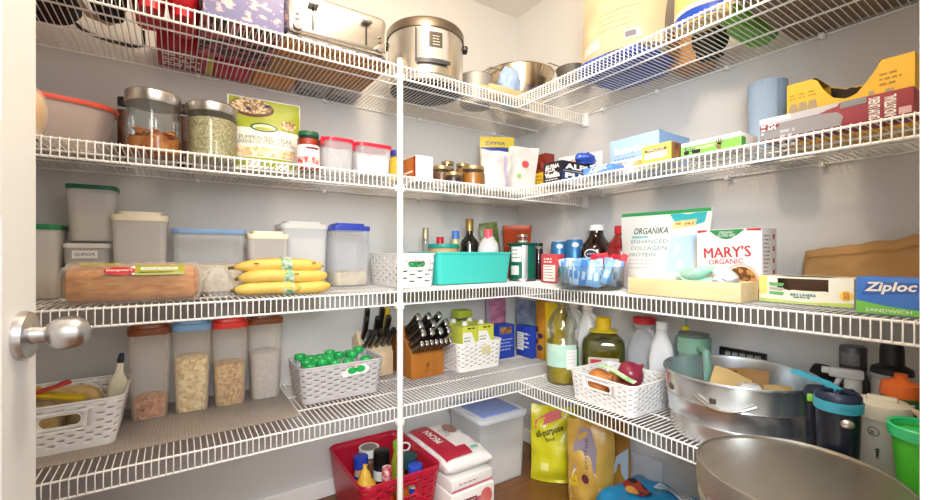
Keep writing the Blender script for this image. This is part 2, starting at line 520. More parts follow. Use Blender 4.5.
def tub(name, label, cat, f, d, bodym, lidm, fillm=None, frac=.4, lidh=.014, rad=.02, taper=.9, group=None, tab=False, step=True, ry=0, filln=0):
    """lidded plastic food container, tapering downwards"""
    loc, rz, w, h = f
    t = thing(name, label, cat, loc, rz + ry, group)
    hb = h - lidh; hx, hy = w / 2 * .96, d / 2 * .96
    bx, by = hx * taper, hy * (taper if d > .05 else taper)
    b = B(); loft(b, [(0, bx * .94, by * .94, rad * .8), (.004, bx, by, rad), (hb * .93, hx * .985, hy * .985, rad), (hb * .935, hx, hy, rad), (hb, hx, hy, rad)], True, False); mk('body', b, bodym, t)
    if fillm:
        k = frac; q = lambda a, c: a + (c - a) * k
        b = B(); fx, fy = q(bx, hx) * .965, q(by, hy) * .965
        vs = loft(b, [(.004, bx * .93, by * .93, rad * .8), (.008, bx * .965, by * .965, rad), (hb * k, fx, fy, rad)], True, False)
        top = [v for v in vs if abs(v.co.z - hb * k) < 1e-6]
        R = 5; cx = [b.verts.new((0, 0, hb * k + hb * .03))]
        n = len(top)
        for i in range(n):
            b.faces.new((top[i], top[(i + 1) % n], cx[0]))
        for v in top: v.co.z += .006 * nz((v.co.x, v.co.y, 0), 40, filln)
        mk('contents', b, fillm, t)
    b = B()
    L = [(hb - .006, hx * 1.03, hy * 1.03, rad), (hb, hx * 1.05, hy * 1.05, rad * 1.1), (hb + lidh * .45, hx * 1.05, hy * 1.05, rad * 1.1), (hb + lidh * .5, hx * 1.03, hy * 1.03, rad)]
    if step: L += [(hb + lidh * .5, hx * .8, hy * .8, rad * .8), (hb + lidh * .95, hx * .78, hy * .78, rad * .8), (hb + lidh, hx * .75, hy * .75, rad * .7)]
    loft(b, L)
    if tab: box(b, 0, -hy * 1.05 - .006, hb - .002, w * .35, .016, .004, .001)
    mk('lid', b, lidm, t)
    return t, w, h

class Pouch:
    """soft standing bag with a flat sealed top"""
    def __init__(s, w, h, d, wb=.86, seal=.06, amp=.004, seed=0, lean=0):
        s.w, s.h, s.d, s.wb, s.seal, s.amp, s.seed, s.lean = w, h, d, wb, seal, amp, seed, lean
    def half(s, v): return s.w / 2 * (s.wb + (1 - s.wb) * min(1, v * 1.1) ** .8)
    def th(s, u, v):
        e = (1 - s.seal)
        k = (max(0, 1 - (v / e) ** 1.8) if v < e else 0) * (.72 + .28 * min(1, v * 6))
        return s.d / 2 * k * max(0, 1 - abs(u) ** 2.6) + .0015
    def pt(s, u, v, side, o=0):
        x = u * s.half(v); z = v * s.h
        y = side * (s.th(u, v) + o)
        q = (x, side * .1, z)
        y += s.amp * nz(q, 16, s.seed) * (1 if v > .03 else 0)
        x2 = x + s.amp * .5 * nz(q, 9, s.seed + 4)
        return Vector((x2, y + s.lean * z, z + s.amp * .4 * nz((x, 0, 1), 18, s.seed + 2)*(v > .02)))
    def F(s):
        def f(x, z, o=0):
            v = min(max(z / s.h, 0), 1); u = x / s.half(v)
            return s.pt(max(-1, min(1, u)), v, -1, o)
        return f
    def build(s, bm):
        nu, nv = 22, 26
        for side in (-1, 1):
            grid(bm, lambda a, c: s.pt(a * 2 - 1, c, side), nu, nv)
        for i in range(nu):                             # gusset floor
            u0, u1 = i / nu * 2 - 1, (i + 1) / nu * 2 - 1
            bm.faces.new([bm.verts.new(s.pt(*q)) for q in ((u0, 0, -1), (u1, 0, -1), (u1, 0, 1), (u0, 0, 1))])
        bmesh.ops.remove_doubles(bm, verts=bm.verts, dist=1e-5)

def basket(name, label, cat, loc, rz, w0, d0, w1, d1, h, m, r=.02, handles=('front',), hw=.042, hz=(.60, .80), group=None, pitch=.0165, rows=None, solidw=.0016, slots=True, only=None, gap=.66):
    """slotted plastic basket, open at the top"""
    t = thing(name, label, cat, loc, rz, group)
    nseg = 8
    def ring(hx, hy, rad):
        p = rr(hx, hy, rad, nseg)
        # start in the middle of the back so that the front stays whole
        p = p[nseg + 1:] + p[:nseg + 1]           # starts after back-right corner... reorder below
        return p
    P0, P1 = ring(w0 / 2, d0 / 2, r * .8), ring(w1 / 2, d1 / 2, r)
    n = len(P1); L = [0]
    for i in range(n): L.append(L[-1] + math.dist(P1[i], P1[(i + 1) % n]))
    per = L[-1]
    def at(s, v):
        s %= per
        for i in range(n):
            if s <= L[i + 1] + 1e-9: break
        f = (s - L[i]) / max(L[i + 1] - L[i], 1e-9); j = (i + 1) % n
        a = (P0[i][0] + (P0[j][0] - P0[i][0]) * f, P0[i][1] + (P0[j][1] - P0[i][1]) * f)
        c = (P1[i][0] + (P1[j][0] - P1[i][0]) * f, P1[i][1] + (P1[j][1] - P1[i][1]) * f)
        return Vector((a[0] + (c[0] - a[0]) * v, a[1] + (c[1] - a[1]) * v, h * v))
    N = int(round(per / pitch)); ss = []
    for i in range(N): ss += [per * i / N, per * (i + .30) / N]
    M = rows or max(4, int(h / .0155))
    vs = [0, .09]
    v0, v1 = .10, .90
    for j in range(M * 2): vs += [v0 + (v1 - v0) * (j + gap) / (M * 2), v0 + (v1 - v0) * (j + .98) / (M * 2)]
    vs += [1.0]
    nc, nr = len(ss), len(vs)
    dead, hole = set(), []
    for hn in handles:
        nx, ny = {'front': (0, -1), 'back': (0, 1), 'xp': (1, 0), 'xn': (-1, 0)}[hn]
        cen = [k for k in range(nc)]
        def along(k):
            p = at(ss[k], .7); return p.x if nx == 0 else p.y
        def onside(k):
            p = at(ss[k], .7); return (p.y * ny > d1 / 2 * .8) if nx == 0 else (p.x * nx > w1 / 2 * .8)
        ks = [k for k in cen if onside(k) and abs(along(k)) < hw + pitch * .8]
        k0 = ks[0]; ks.sort(key=lambda k: ((k - k0 + nc // 2) % nc))
        j0 = max(j for j in range(nr) if vs[j] < hz[0] - .05); j1 = min(j for j in range(nr) if vs[j] > hz[1] + .05)
        for a in range(len(ks) - 1):
            for j in range(j0, j1): dead.add((ks[a], j))
        hole.append((ks[0], ks[-1], j0, j1, nx, ny))
    b = B()
    V = [[b.verts.new(at(ss[k], vs[j])) for k in range(nc)] for j in range(nr)]
    for j in range(nr - 1):
        for k in range(nc):
            if (k, j) in dead: continue
            if slots and k % 2 == 1 and j >= 2 and j % 2 == 0 and j < nr - 2:
                c, rw = k // 2, (j - 2) // 2
                pm_ = at(ss[k], vs[j])
                if (c + rw) % 2 == 0 and (only is None or only(pm_)) and not any((kk % nc, j) in dead for kk in (k - 1, k + 1)): continue
            b.faces.new((V[j][k], V[j][(k + 1) % nc], V[j + 1][(k + 1) % nc], V[j + 1][k]))
    b.faces.new([V[0][k] for k in range(nc)][::-1])
    holes = []
    for ka, kb, j0, j1, nx, ny in hole:
        sa, sb = ss[ka], ss[kb]
        if sb < sa: sb += per
        K = 40; o_, i_ = [], []
        sm, vm = (sa + sb) / 2, (hz[0] + hz[1]) / 2
        hv = (hz[1] - hz[0]) / 2; rv = hv * h
        for q in range(K):
            a = 2 * PI * q / K
            c, s_ = math.cos(a), math.sin(a)
            ex = (hw - rv) * (1 if c > 0 else -1) * min(1, abs(c) * 3) + rv * c
            i_.append(b.verts.new(at(sm + ex, vm + hv * s_)))
            m_ = max(abs(c), abs(s_)); o_.append(b.verts.new(at(sm + (sb - sa) / 2 * c / m_, (vs[j0] + vs[j1]) / 2 + (vs[j1] - vs[j0]) / 2 * s_ / m_)))
        for q in range(K): b.faces.new((o_[q], o_[(q + 1) % K], i_[(q + 1) % K], i_[q]))
        holes.append([v.co.copy() for v in i_])
    mk('body', b, m, t, solid=solidw * 1.4, sharp=1.0)
    b = B(); tube(b, [at(per * i / 72, 1.0) for i in range(72)], .0032, 6, True); mk('rim', b, m, t)
    for ring_ in holes:
        b = B(); tube(b, ring_, .0018, 5, True); mk('handle_rim', b, m, t)
    return t

def bottle(name, label, cat, loc, prof, bodym, capprof=None, capm=None, fill=None, fillm=None, lab=None, labm=None, rz=0, group=None, seg=28, sx=1, sy=1):
    t = thing(name, label, cat, loc, rz, group)
    b = B(); lathe(b, prof, seg, sx=sx, sy=sy); mk('body', b, bodym, t)
    if fillm: b = B(); lathe(b, fill, seg, sx=sx, sy=sy); mk('contents', b, fillm, t)
    if capprof: b = B(); lathe(b, capprof, seg); mk('cap', b, capm, t)
    if lab: decal('label', t, labm, cyl(lab[0]), [('r', -lab[0] * lab[3], lab[1], lab[0] * lab[3], lab[2])])
    return t
def bprof(r, h, rn, hn, sh=.25, foot=.08):
    """bottle outline: body radius r, height h, neck radius rn and height hn"""
    zs = h - hn - h * sh
    out = [(0, .002), (r * .9, 0), (r, r * foot)]
    for i in range(7):
        a = i / 6; out.append((rn + (r - rn) * (math.cos(a * PI) * .5 + .5), zs + h * sh * a))
    return out + [(rn, h), (0, h)]
def cprof(r, z0, z1): return [(0, z0), (r, z0), (r, z1 - .0015), (r * .93, z1), (0, z1)]
# ================================================================== top shelf, long wall
BFAB = mat('black_fabric', '#0f0e0e', .8, bump=.3, bscale=120)
REDC = mat('red_cloth', '#c3172a', .45)
TEALP = mat('teal_pink_print', '#a6cfd1', .6, c2='#e79a93', scale=45, mixw=.06)
z1 = base(1)
def flatf(z0): return lambda x, z, o=0: Vector((x, -z, z0 - o))     # an underside
b = B(); vs = loft(b, [(0, .135, .115, .05), (.02, .15, .13, .06), (.16, .15, .12, .06), (.20, .11, .09, .05)], n=8); crumple(vs, .006, 20, 3, .004)
t = thing('black_bag', 'large black fabric bag lying at the door end of the top shelf', 'bag', (-1.790, -.275, z1), .04)
mk('body', b, BFAB, t)
b = B(); tube(b, [(.13, .10, .012), (.155, .135, .006), (.20, .155, .006), (.25, .160, .006), (.278, .150, .012), (.275, .135, .05)], .005, 6); mk('strap', b, BLACK, t)
t = thing('black_bag', 'rounded black pouch with a beige strap beside two red pouches', 'bag', (-1.580, -.325, z1), -.03)
b = B(); blob(b, .080, .20, .19, 5, .04, 9, .2, .5); mk('body', b, BFAB, t)
b = B(); tube(b, [(-.05, .0, .004), (-.045, .07, .005), (-.01, .112, .012), (.02, .116, .04)], .007, 6); mk('strap', b, mat('beige_strap', '#c3b393', .7), t)
for i, (x, lab) in enumerate(((-1.499, 'red pouch with teal printed top standing next to the black pouch'), (-1.424, 'red pouch with teal printed top standing next to the lavender floral box'))):
    t = thing('gift_pouch', lab, 'pouch', (x, -.325, z1), .05 - .1 * i, 'red pouches on the top shelf')
    b = B(); blob(b, .070, .18, .105, 11 + i, .05, 10); mk('base', b, REDC, t)
    b = B(); vs = blob(b, .070, .18, .11, 17 + i, .10, 14)
    for v in vs: v.co.z += .085
    mk('printed_top', b, TEALP, t)
t, w, h = carton('carton', 'red carton with white print lying against the wall behind the red pouches', 'box', ((-1.425, -.10, z1), 0, .125, .07), .165, mat('red_card', '#b01f2c', .5))
for k in range(3): inkbars('lettering', t, PAPER, flatf(0), -.052, .052, -.045 + .04 * k, 2, .016, .010, 3 + k)
FLORAL = mat('lavender_floral_paper', '#74749e', .55, c2='#d8b6ba', scale=38, mixw=.03, mid=.57, stretch=(1, 1, 1.6))
FLORD = mat('shaded_floral_paper', '#1d1a2e', .5, c2='#b85a6e', scale=60, mixw=.08, kind='voronoi')  # floral paper on the underside, its shade put into the dark colour
loc, rz, w, h = fbox('L', 203, 284, .43, .25, 1, -28)
t = thing('gift_box', 'large gift box in lavender floral paper on the top shelf', 'box', loc, rz)
b = B(); box(b, 0, 0, 0, w, .25, h, .002); mk('box', b, FLORAL, t)
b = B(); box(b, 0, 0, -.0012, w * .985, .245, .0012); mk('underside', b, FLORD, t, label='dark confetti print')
carton('carton', 'red carton tucked behind the lavender gift box', 'box', ((-1.29, -.075, z1), 0, .10, .08), .13, mat('crimson_card', '#c8203f', .5))
carton('carton', 'yellow carton wedged between two red cartons', 'box', ((-1.352, -.075, z1), 0, .018, .07), .13, mat('yellow_card', '#d9c34d', .5))
carton('carton', 'orange carton between the gift box and the toaster', 'box', ((-1.165, -.075, z1), 0, .125, .06), .13, mat('orange_card', '#e08a1e', .5))
# toaster on a sheet of cardboard
CARD = mat('brown_cardboard', '#a9793f', .7, c2='#bb8b50', scale=6, mixw=.3)
loc, rz, w, h = fbox('L', 286, 389, .425, .27, 1, 1)
ct = thing('cardboard_tray', 'flat brown cardboard tray under the steel toaster', 'tray', (loc[0] - .005, -.287, z1), 0)
b = B(); box(b, 0, 0, 0, w + .035, .276, .004, .001); mk('sheet', b, CARD, ct)
b = B()
for k in range(7): box(b, -w / 2 + .02 + k * w / 7.3, -.136, .0038, .028, .004, .006, .001)
mk('torn_edge', b, mat('torn_paper', '#e9e3d6', .8), ct)
TOAST = mat('toaster_steel', '#dcd9d3', .24, 1)
zt = z1 + .0042
t = thing('toaster', 'four-slice brushed steel toaster on the top shelf', 'toaster', (loc[0], -.425 + .135, zt), 0)
h -= .0042
b = B(); box(b, 0, 0, .016, w, .26, h - .016, .022, seg=4); mk('body', b, TOAST, t)
b = B(); box(b, 0, 0, 0, w * .97, .25, .018, .004); mk('base', b, mat('grey_plastic', '#5a5a5c', .5), t)
KNB = mat('knob_grey', '#8f8d8b', .35, .6)
for sx in (-1, 1):
    xx = sx * w * .26
    b = B(); box(b, xx, -.1305, h * .26, .0055, .002, h * .5); mk('lever_slot', b, BLACK, t)
    lv = B(); box(lv, xx, -.139, h * .70, .030, .018, .010, .004); mk('lever', lv, KNB, t)
    kx_ = sx * w * .40
    b = B(); lathe(b, [(0, 0), (.0125, 0), (.0115, .012), (0, .013)], 20, M=Matrix.Translation((kx_, -.130, h * .24)) @ Matrix.Rotation(PI / 2, 4, 'X')); mk('dial', b, KNB, t)
    for q in (0, 1):
        b = B(); box(b, kx_, -.1315, h * (.38 + .1 * q), .010, .004, .004, .001); mk('button', b, DSTEEL, t)
for q in (-1, 1):
    for e in (-1, 1):
        b = B(); box(b, e * w * .23, q * .055, h - .001, w * .36, .022, .002); mk('bread_slot', b, BLACK, t)
# printed grey cartons at the wall behind the toaster
for x, lab in ((-1.03, 'grey carton with dark print, behind the toaster nearest the orange carton'), (-.915, 'grey carton with dark print, behind the toaster nearest the pressure cooker')):
    t, w, h = carton('carton', lab, 'box', ((x, -.055, z1), 0, .105, .08), .095, mat('grey_card', '#aaa9ac', .55), 'grey cartons behind the toaster')
    for k in range(2): inkbars('lettering', t, mat('grey_ink', '#55565c', .6), flatf(0), -.045, .045, -.03 + .035 * k, 2, .015, .010, 5 + k)
# pressure cooker
loc, rz, r, h = fcyl('L', 388, 463, .27, 1, 33)
t = thing('pressure_cooker', 'steel electric pressure cooker with a control panel on the top shelf', 'pressure cooker', loc, rz)
b = B(); lathe(b, [(0, 0), (r * .9, 0), (r * .97, .006), (r * .97, .022), (r, .024), (r, h * .80), (0, h * .80)], 48); mk('body', b, STEEL, t)
b = B(); lathe(b, [(r * .99, h * .795), (r * 1.03, h * .80), (r * 1.03, h * .91), (r * .99, h * .95), (r * .80, h * .985), (0, h)], 48); mk('lid', b, mat('lid_steel', '#8a7f72', .3, 1), t)
b = B(); lathe(b, [(0, -.001), (r * .93, -.001), (r * .93, .004)], 40); mk('base_ring', b, BLACK, t)
b = B(); grid(b, lambda u, v: cyl(r, 0, 0, .20)((u - .5) * r * .84, h * (.26 + .50 * v), .008 * (1 - abs(u * 2 - 1) ** 6)), 16, 6)
pn = mk('control_panel', b, mat('panel_silver', '#b5b2ae', .4, .3), t)
fnp = cyl(r, 0, 0, .20)
decal('panel_edge', pn, mat('panel_dark', '#3b3c44', .4), fnp, [('r', -r * .42, h * .235, r * .42, h * .30), ('r', -r * .44, h * .24, -r * .40, h * .76)], .0092)
decal('display', pn, mat('display_glass', '#4b473f', .2), fnp, [('r', -r * .12, h * .47, r * .20, h * .70)], .0094)
inkbars('display_marks', pn, mat('display_white', '#e9dfce', .4), fnp, -r * .03, r * .18, h * .63, 4, h * .042, .0022, 2, .0102)
inkbars('button_print', pn, mat('button_grey', '#a7a29c', .5), fnp, -r * .32, r * .34, h * .42, 2, h * .07, .003, 6, .0095)
for s_ in (1, -1):
    b = B(); box(b, s_ * (r * 1.06), 0, h * .70, r * .14, .04, .018, .005); mk('handle', b, BLACK, t)
# pans and bowls in the corner
loc, rz, r, h = fcyl('L', 460, 492, .26, 1, 78)
t = thing('cake_pan', 'small round steel pan beside the pressure cooker', 'pan', loc, rz)
b = B(); lathe(b, [(0, 0), (r * .96, 0), (r, .004), (r, h), (r * 1.03, h + .001), (r * .98, h), (r * .97, .006), (0, .005)], 40); mk('pan', b, mat('dull_steel', '#aaa7a1', .6, .6), t)
b = B(); tube(b, [(-r * .98, 0, h * .7), (-r * 1.12, -.02, h * .72), (-r * 1.12, .02, h * .72), (-r * .98, .0, h * .7)], .003, 6); mk('handle', b, STEEL, t)
t = thing('steel_bowl', 'wide shallow steel bowl in the corner of the top shelf', 'bowl', (-.168, -.210, z1), 0)
zr = ZP(-.18, -.25, 73) - z1; r = .150
b = B(); lathe(b, [(0, 0), (r * .45, 0), (r * .72, zr * .22), (r * .93, zr * .62), (r, zr), (r * 1.03, zr + .002), (r * .98, zr), (r * .91, zr * .62), (r * .70, zr * .24), (0, .004)], 48); mk('bowl', b, mat('bowl_steel', '#cdbfa6', .22, 1), t)
for a in (0, PI):
    b = B(); tube(b, [(r * 1.0 * math.cos(a + q), r * 1.0 * math.sin(a + q), zr * .92) if abs(q) > .2 else ((r + .03) * math.cos(a + q), (r + .03) * math.sin(a + q), zr * .95) for q in (-.25, -.15, 0, .15, .25)], .004, 6); mk('handle', b, STEEL, t)
t = thing('rolling_pin', 'wooden rolling pin lying in front of the wide steel bowl', 'rolling pin', (-.40, -.395, z1 + .022), 0)
pr = [(0, -.15), (.009, -.148), (.011, -.12), (.008, -.105), (.008, -.10), (.024, -.098), (.026, -.08), (.026, .08), (.024, .098), (.008, .10), (.008, .105), (.011, .12), (.009, .148), (0, .15)]
b = B(); lathe(b, [(q, z) for q, z in pr], 20, M=Matrix.Rotation(PI / 2, 4, 'Y') @ Matrix.Scale(.8, 4)); mk('roller', b, mat('pale_wood', '#d9b98c', .5, c2='#c9a577', scale=20, mixw=.3), t)
x, y = LX(524, .36), -.36
t = thing('plastic_bag', 'crumpled pale blue plastic bag in front of the steel bowl', 'bag', (-.335, -.340, z1), .3)
b = B(); vs = blob(b, .085, .07, .155, 21, .22, 22); crumple(vs, .010, 40, 3, .005); mk('film', b, sheer('blue_film', '#a9c4ea', .2, .25), t)
t = thing('steel_sieve', 'steel sieve with a long handle leaning over the bowl', 'sieve', (-.095, -.455, z1 + .09), 0)
b = B(); lathe(b, [(0, .006), (.03, .008), (.055, .03), (.066, .07), (.068, .072), (.064, .07), (.052, .032), (0, .010)], 30); mk('basket', b, mat('mesh_steel', '#9c968d', .4, .9), t)
b = B(); tube(b, [(.045, -.045, .07), (.07, -.12, .085), (.09, -.19, .06), (.098, -.21, .045)], [.004, .004, .006, .005], 8); mk('handle', b, BLACK, t)
b = B(); tube(b, [(-.045, .05, .07), (-.06, .08, .115), (-.02, .10, .13), (.03, .08, .115), (.035, .055, .07)], .0025, 6); mk('hook', b, STEEL, t)

# ================================================================== top shelf, shorter wall
BLUEB = mat('blue_bag', '#22409f', .35, c2='#2a52bd', scale=6, mixw=.3, bump=.25, bscale=22)
CREAM = mat('cream_paper', '#c9b594', .65, bump=.2, bscale=16)
ya, yb = RY(562, .35), RY(634, .35)
b = B(); vs = blob(b, ya - yb, .28, .038, 31, .03, 7, .35, .75); crumple(vs, .006, 22, 2, .003)
solo('flour_bag', b, BLUEB, 'blue paper bag lying flat under the cream flour bag', 'bag', (-.20, (ya + yb) / 2, z1), -PI / 2)
ya, yb = RY(563, .34), RY(642, .34); w = ya - yb
P = Pouch(w, .34, .15, .97, .04, .006, 3)
t = thing('flour_bag', 'cream paper flour bag standing on a blue bag on the top shelf', 'bag', (-.235, (ya + yb) / 2, z1 + .050), -PI / 2 + .12, rot=(math.radians(-6), 0, -PI / 2 + .12))
b = B(); P.build(b); mk('bag', b, CREAM, t)
f_ = P.F()
inkbars('print', t, mat('faded_print', '#b9a58a', .7), f_, -w * .15, w * .36, .125, 4, .020, .004, 8, .0016)
decal('paper_patch', t, mat('pale_patch', '#d8cfc2', .6), f_, [('r', -w * .38, .02, -w * .12, .05)], .0014)
decal('barcode_patch', t, MATS['pale_patch'], f_, [('r', w * .16, .018, w * .32, .045)], .0014)
inkbars('barcode', t, mat('faded_ink', '#7d7684', .7), f_, w * .17, w * .31, .024, 1, .02, .016, 9, .0022)
carton('carton', 'brown cardboard carton at the wall behind the cream flour bag', 'box', ((-.075, RY(692, .07), z1), -PI / 2, .10, .12), .11, CARD)
ya, yb = RY(662, .37), RY(724, .37); w = ya - yb
P = Pouch(w, .27, .10, .95, .05, .006, 8)
t = thing('snack_bag', 'yellow and blue snack bag standing next to the cream flour bag', 'bag', (-.315, (ya + yb) / 2, z1), -PI / 2 - .05)
b = B(); P.build(b); mk('bag', b, mat('pale_yellow_film', '#dcbf72', .4, bump=.2, bscale=20), t)
decal('blue_base', t, BLUEB, P.F(), [('r', -w * .42, .004, w * .42, .026)], .0012, 'blue band along the bottom')
decal('white_band', t, PAPER, P.F(), [('r', -w * .44, .028, w * .44, .036)], .0012)
b = B(); blob(b, .08, .09, .10, 35, .06, 12); solo('black_pouch', b, BFAB, 'small black pouch between the snack bag and the green bag', 'pouch', (-.115, RY(709, .12), z1), 0)
GRB = mat('green_bag', '#5fae2f', .4, c2='#7cc63e', scale=8, mixw=.2, bump=.25, bscale=26)
b = B(); vs = blob(b, .075, .24, .06, 37, .08, 12, .4, .6); crumple(vs, .006, 30, 4, .003)
solo('green_bag', b, GRB, 'bright green plastic bag lying next to the wide brown carton', 'bag', (-.150, -1.128, z1), PI / 2 - .02)
t, w, h = carton('carton', 'wide grey-brown cardboard carton at the door end of the top shelf', 'box', ((-.192, -1.378, z1), -PI / 2, .375, .20), .355, mat('dull_cardboard', '#8d7a66', .75, c2='#7f6d5a', scale=4, mixw=.3))
b = B(); box(b, 0, 0, -.0006, .37, .003, .0008); mk('seam', b, mat('seam_dark', '#5f5143', .8), t)
# ================================================================== second shelf, long wall
z2 = base(2)
REDL = mat('red_lid', '#d3213a', .35); GREENL = mat('green_lid', '#0f5a3a', .4); ORL = mat('coral_lid', '#e0543c', .4)
TAN = mat('tan_food', '#c79a5c', .8, c2='#e0c190', scale=30, mixw=.2)
b = B(); vs = blob(b, .085, .08, .115, 41, .08, 12, .3, .3)
t = thing('snack_bag', 'clear bag of tan snacks at the door end of the second shelf', 'bag', (LX(18, .39), -.385, z2))
mk('contents', b, TAN, t)
b = B(); vs = blob(b, .092, .088, .122, 41, .08, 12, .3, .3); mk('film', b, FILM, t)
# big tub with a coral lid
loc, rz, r, h = fcyl('L', -40, 120, .25, 2, 97)
t = tub('food_tub', 'large pinkish plastic tub with a coral lid on the second shelf', 'food container', ((-1.700, -.205, z2), 0, .25, h), .23, sheer('pink_plastic', '#d9cbc4', .34, .4), ORL, lidh=.010, rad=.07, taper=.86, step=False, ry=.30)
t = jar('spice_jar', 'dark brown jar between the coral lidded tub and the cracker jar', 'jar', fcyl('L', 117, 130, .09, 2, 98), mat('dark_brown_lid', '#2f211a', .5), mat('brown_spice', '#6d3a20', .8, c2='#8a4a25', scale=60, mixw=.2), .9)
CRK = mat('orange_crackers', '#a8571f', .7, c2='#d08a45', scale=38, mixw=.12)
t, r, h = jar('glass_jar', 'glass jar with a steel lid, a third full of orange crackers', 'jar', fcyl('L', 126, 182, .31, 2, 95), STEEL, CRK, .30, lidh=.030, neck=.97)
b = B(); rnd = random.Random(5)
for i in range(26):
    a, q = rnd.uniform(0, 2 * PI), r * .86 * math.sqrt(rnd.random())
    M = Matrix.Translation((q * math.cos(a), q * math.sin(a), h * .27 + rnd.uniform(0, .018))) @ Matrix.Rotation(rnd.uniform(-.7, .7), 4, 'X') @ Matrix.Rotation(rnd.uniform(0, 3), 4, 'Z')
    box(b, 0, 0, 0, .024, .016, .004, .001, M=M)
o = mk('crackers', b, CRK, t); o['kind'] = 'stuff'
OATS = mat('grain_mix', '#d9cfa8', .85, c2='#a3966a', scale=280, mixw=.4, kind='voronoi')
jar('glass_jar', 'glass jar with a steel lid, full of pale mixed grains', 'jar', fcyl('L', 187, 238, .31, 2, 107), STEEL, OATS, .88, lidh=.026, neck=.97)
jar('spice_jar', 'dark jar half hidden between the two steel lidded glass jars', 'jar', fcyl('L', 177, 192, .11, 2, 106), mat('dark_brown_lid'), mat('brown_spice'), .9)
# granola pouch
loc, rz, w, h = fbox('L', 234, 300, .31, .08, 2, 97)
w *= 1.13; h *= 1.035
P = Pouch(w, h, .07, .92, .07, .003, 5)
t = thing('granola_pouch', 'green and white granola pouch standing between a grain jar and the sauce jar', 'pouch', (loc[0], -.27, z2), -.03, rot=(math.radians(-4), 0, -.03))
b = B(); P.build(b); mk('pouch', b, mat('white_film', '#e9e7df', .35), t)
f_ = P.F(); OLIVE = mat('olive_print', '#99a51f', .35)
decal('green_panel', t, OLIVE, f_, [('r', -w * .485, h * .56, w * .485, h * .985)], .0010)
decal('granola_picture', t, mat('granola_print', '#e6d0a8', .5, c2='#8a6238', scale=150, mixw=.3, kind='voronoi'), f_, [('e', -w * .19, h * .875, w * .28, h * .115)], .0022)
decal('bowl_edge', t, mat('bowl_brown', '#54291a', .4), f_, [('e', -w * .18, h * .85, w * .30, h * .135)], .0016)
decal('blueberry_print', t, mat('blueberry', '#2b3563', .4), f_, [('e', -w * .23, h * .83, w * .04, h * .028)], .0030)
decal('blueberry_print', t, mat('blueberry'), f_, [('e', w * .03, h * .90, w * .04, h * .028)], .0030)
decal('seed_picture', t, MATS['granola_print'], f_, [('e', w * .31, h * .65, w * .12, h * .075)], .0018)
decal('badge', t, mat('badge_green', '#2f5b3a', .4), f_, [('e', -w * .03, h * .575, w * .19, h * .065)], .0020)
decal('badge_inner', t, mat('badge_cream', '#dfe2b8', .4), f_, [('e', -w * .03, h * .57, w * .155, h * .045)], .0026)
decal('badge_field', t, OLIVE, f_, [('e', -w * .03, h * .553, w * .13, h * .022)], .0031)
GREYINK = mat('grey_print', '#6f7a58', .6)
text('PUMPKIN SEED + FLAX', .02, f_, 0, h * .415, GREYINK, t, width=w * .72, o=.0018)
text('GRAINES DE CITROUILLE + LIN', .02, f_, 0, h * .355, GREYINK, t, width=w * .80, o=.0018, hgt=.010)
decal('cluster_picture', t, mat('cluster_print', '#d9a878', .5, c2='#f0dcc0', scale=90, mixw=.3, kind='voronoi'), f_, [('r', -w * .40, h * .16, w * .40, h * .29)], .0014)
decal('green_foot', t, OLIVE, f_, [('r', -w * .42, h * .03, w * .42, h * .14)], .0010)
# tomato sauce
t, r, h = jar('sauce_jar', 'tomato sauce jar with a dark green lid and a white label', 'jar', fcyl('L', 297, 320, .33, 2, 133), GREENL, mat('tomato_sauce', '#b7391b', .4), .92, lidh=.014, neck=.86)
fn = cyl(r); decal('label', t, PAPER, fn, [('r', -r * 1.4, h * .12, r * 1.4, h * .64)], .0006)
decal('maker_band', t, mat('maker_dark', '#7d1f2c', .5), fn, [('r', -r * .2, h * .53, r * .9, h * .585)], .0012)
decal('tomato_print', t, mat('tomato_print', '#c23a3f', .5, c2='#efe0d8', scale=90, mixw=.1), fn, [('r', -r * 1.1, h * .16, r * 1.1, h * .34)], .0012)
# two containers with red lids
for (p0, p1, pt, fr, fm, lab) in ((325, 356, 136, 0, None, 'empty looking clear container with a red lid next to the sauce jar'),
                                  (357, 394, 142, .62, mat('white_flour', '#f6f4f2', .8), 'clear container with a red lid, two thirds full of white flour')):
    loc, rz, w, h = fbox('L', p0, p1, .385, .10, 2, pt)
    t, w, h = tub('food_container', lab, 'food container', (loc, rz, w, h), .10, CLEARP, REDL, fm, fr, lidh=.010, rad=.022, taper=.9, step=False)
    b = B(); tube(b, [(-w * .52, -.03, h - .006), (-w * .56, -.036, h - .020), (-w * .54, -.04, h - .030)], .005, 6); mk('latch', b, REDL, t)
# little yellow bottle beside the pole
loc, rz, r, h = fcyl('L', 389, 403, .30, 2, 151)
t = bottle('spice_bottle', 'small yellow labelled bottle with a blue cap just behind the white pole', 'bottle', loc, bprof(r, h * .86, r * .7, .01, .1), mat('yellow_label', '#e5c33f', .4), cprof(r * .82, h * .80, h), mat('blue_cap', '#3a3f9c', .4), rz=rz)
# orange and white carton, turned
loc, rz, w, h = fbox('L', 416, 433, .37, .10, 2, 156)
t = thing('tea_box', 'small carton with one orange side and a white front beside the pole', 'box', loc, rz)
b = B(); box(b, 0, 0, 0, w, .10, h, .001); mk('carton', b, PAPER, t)
fs = side_n(-w / 2)
decal('orange_side', t, mat('orange_print', '#b4551c', .5, c2='#d98a2e', scale=14, mixw=.2), fs, [('r', -.048, .012, .048, h - .002)])
decal('red_edge', t, mat('dark_red_print', '#962a2c', .5), fs, [('r', .034, .012, .048, h - .002)], .0010)
decal('white_band', t, PAPER, fs, [('r', -.04, h * .36, .028, h * .44)], .0012)
inkbars('print', t, mat('pale_print', '#c9c6cf', .6), front(-.05), -w * .4, w * .4, h * .8, 4, .014, .003, 4)
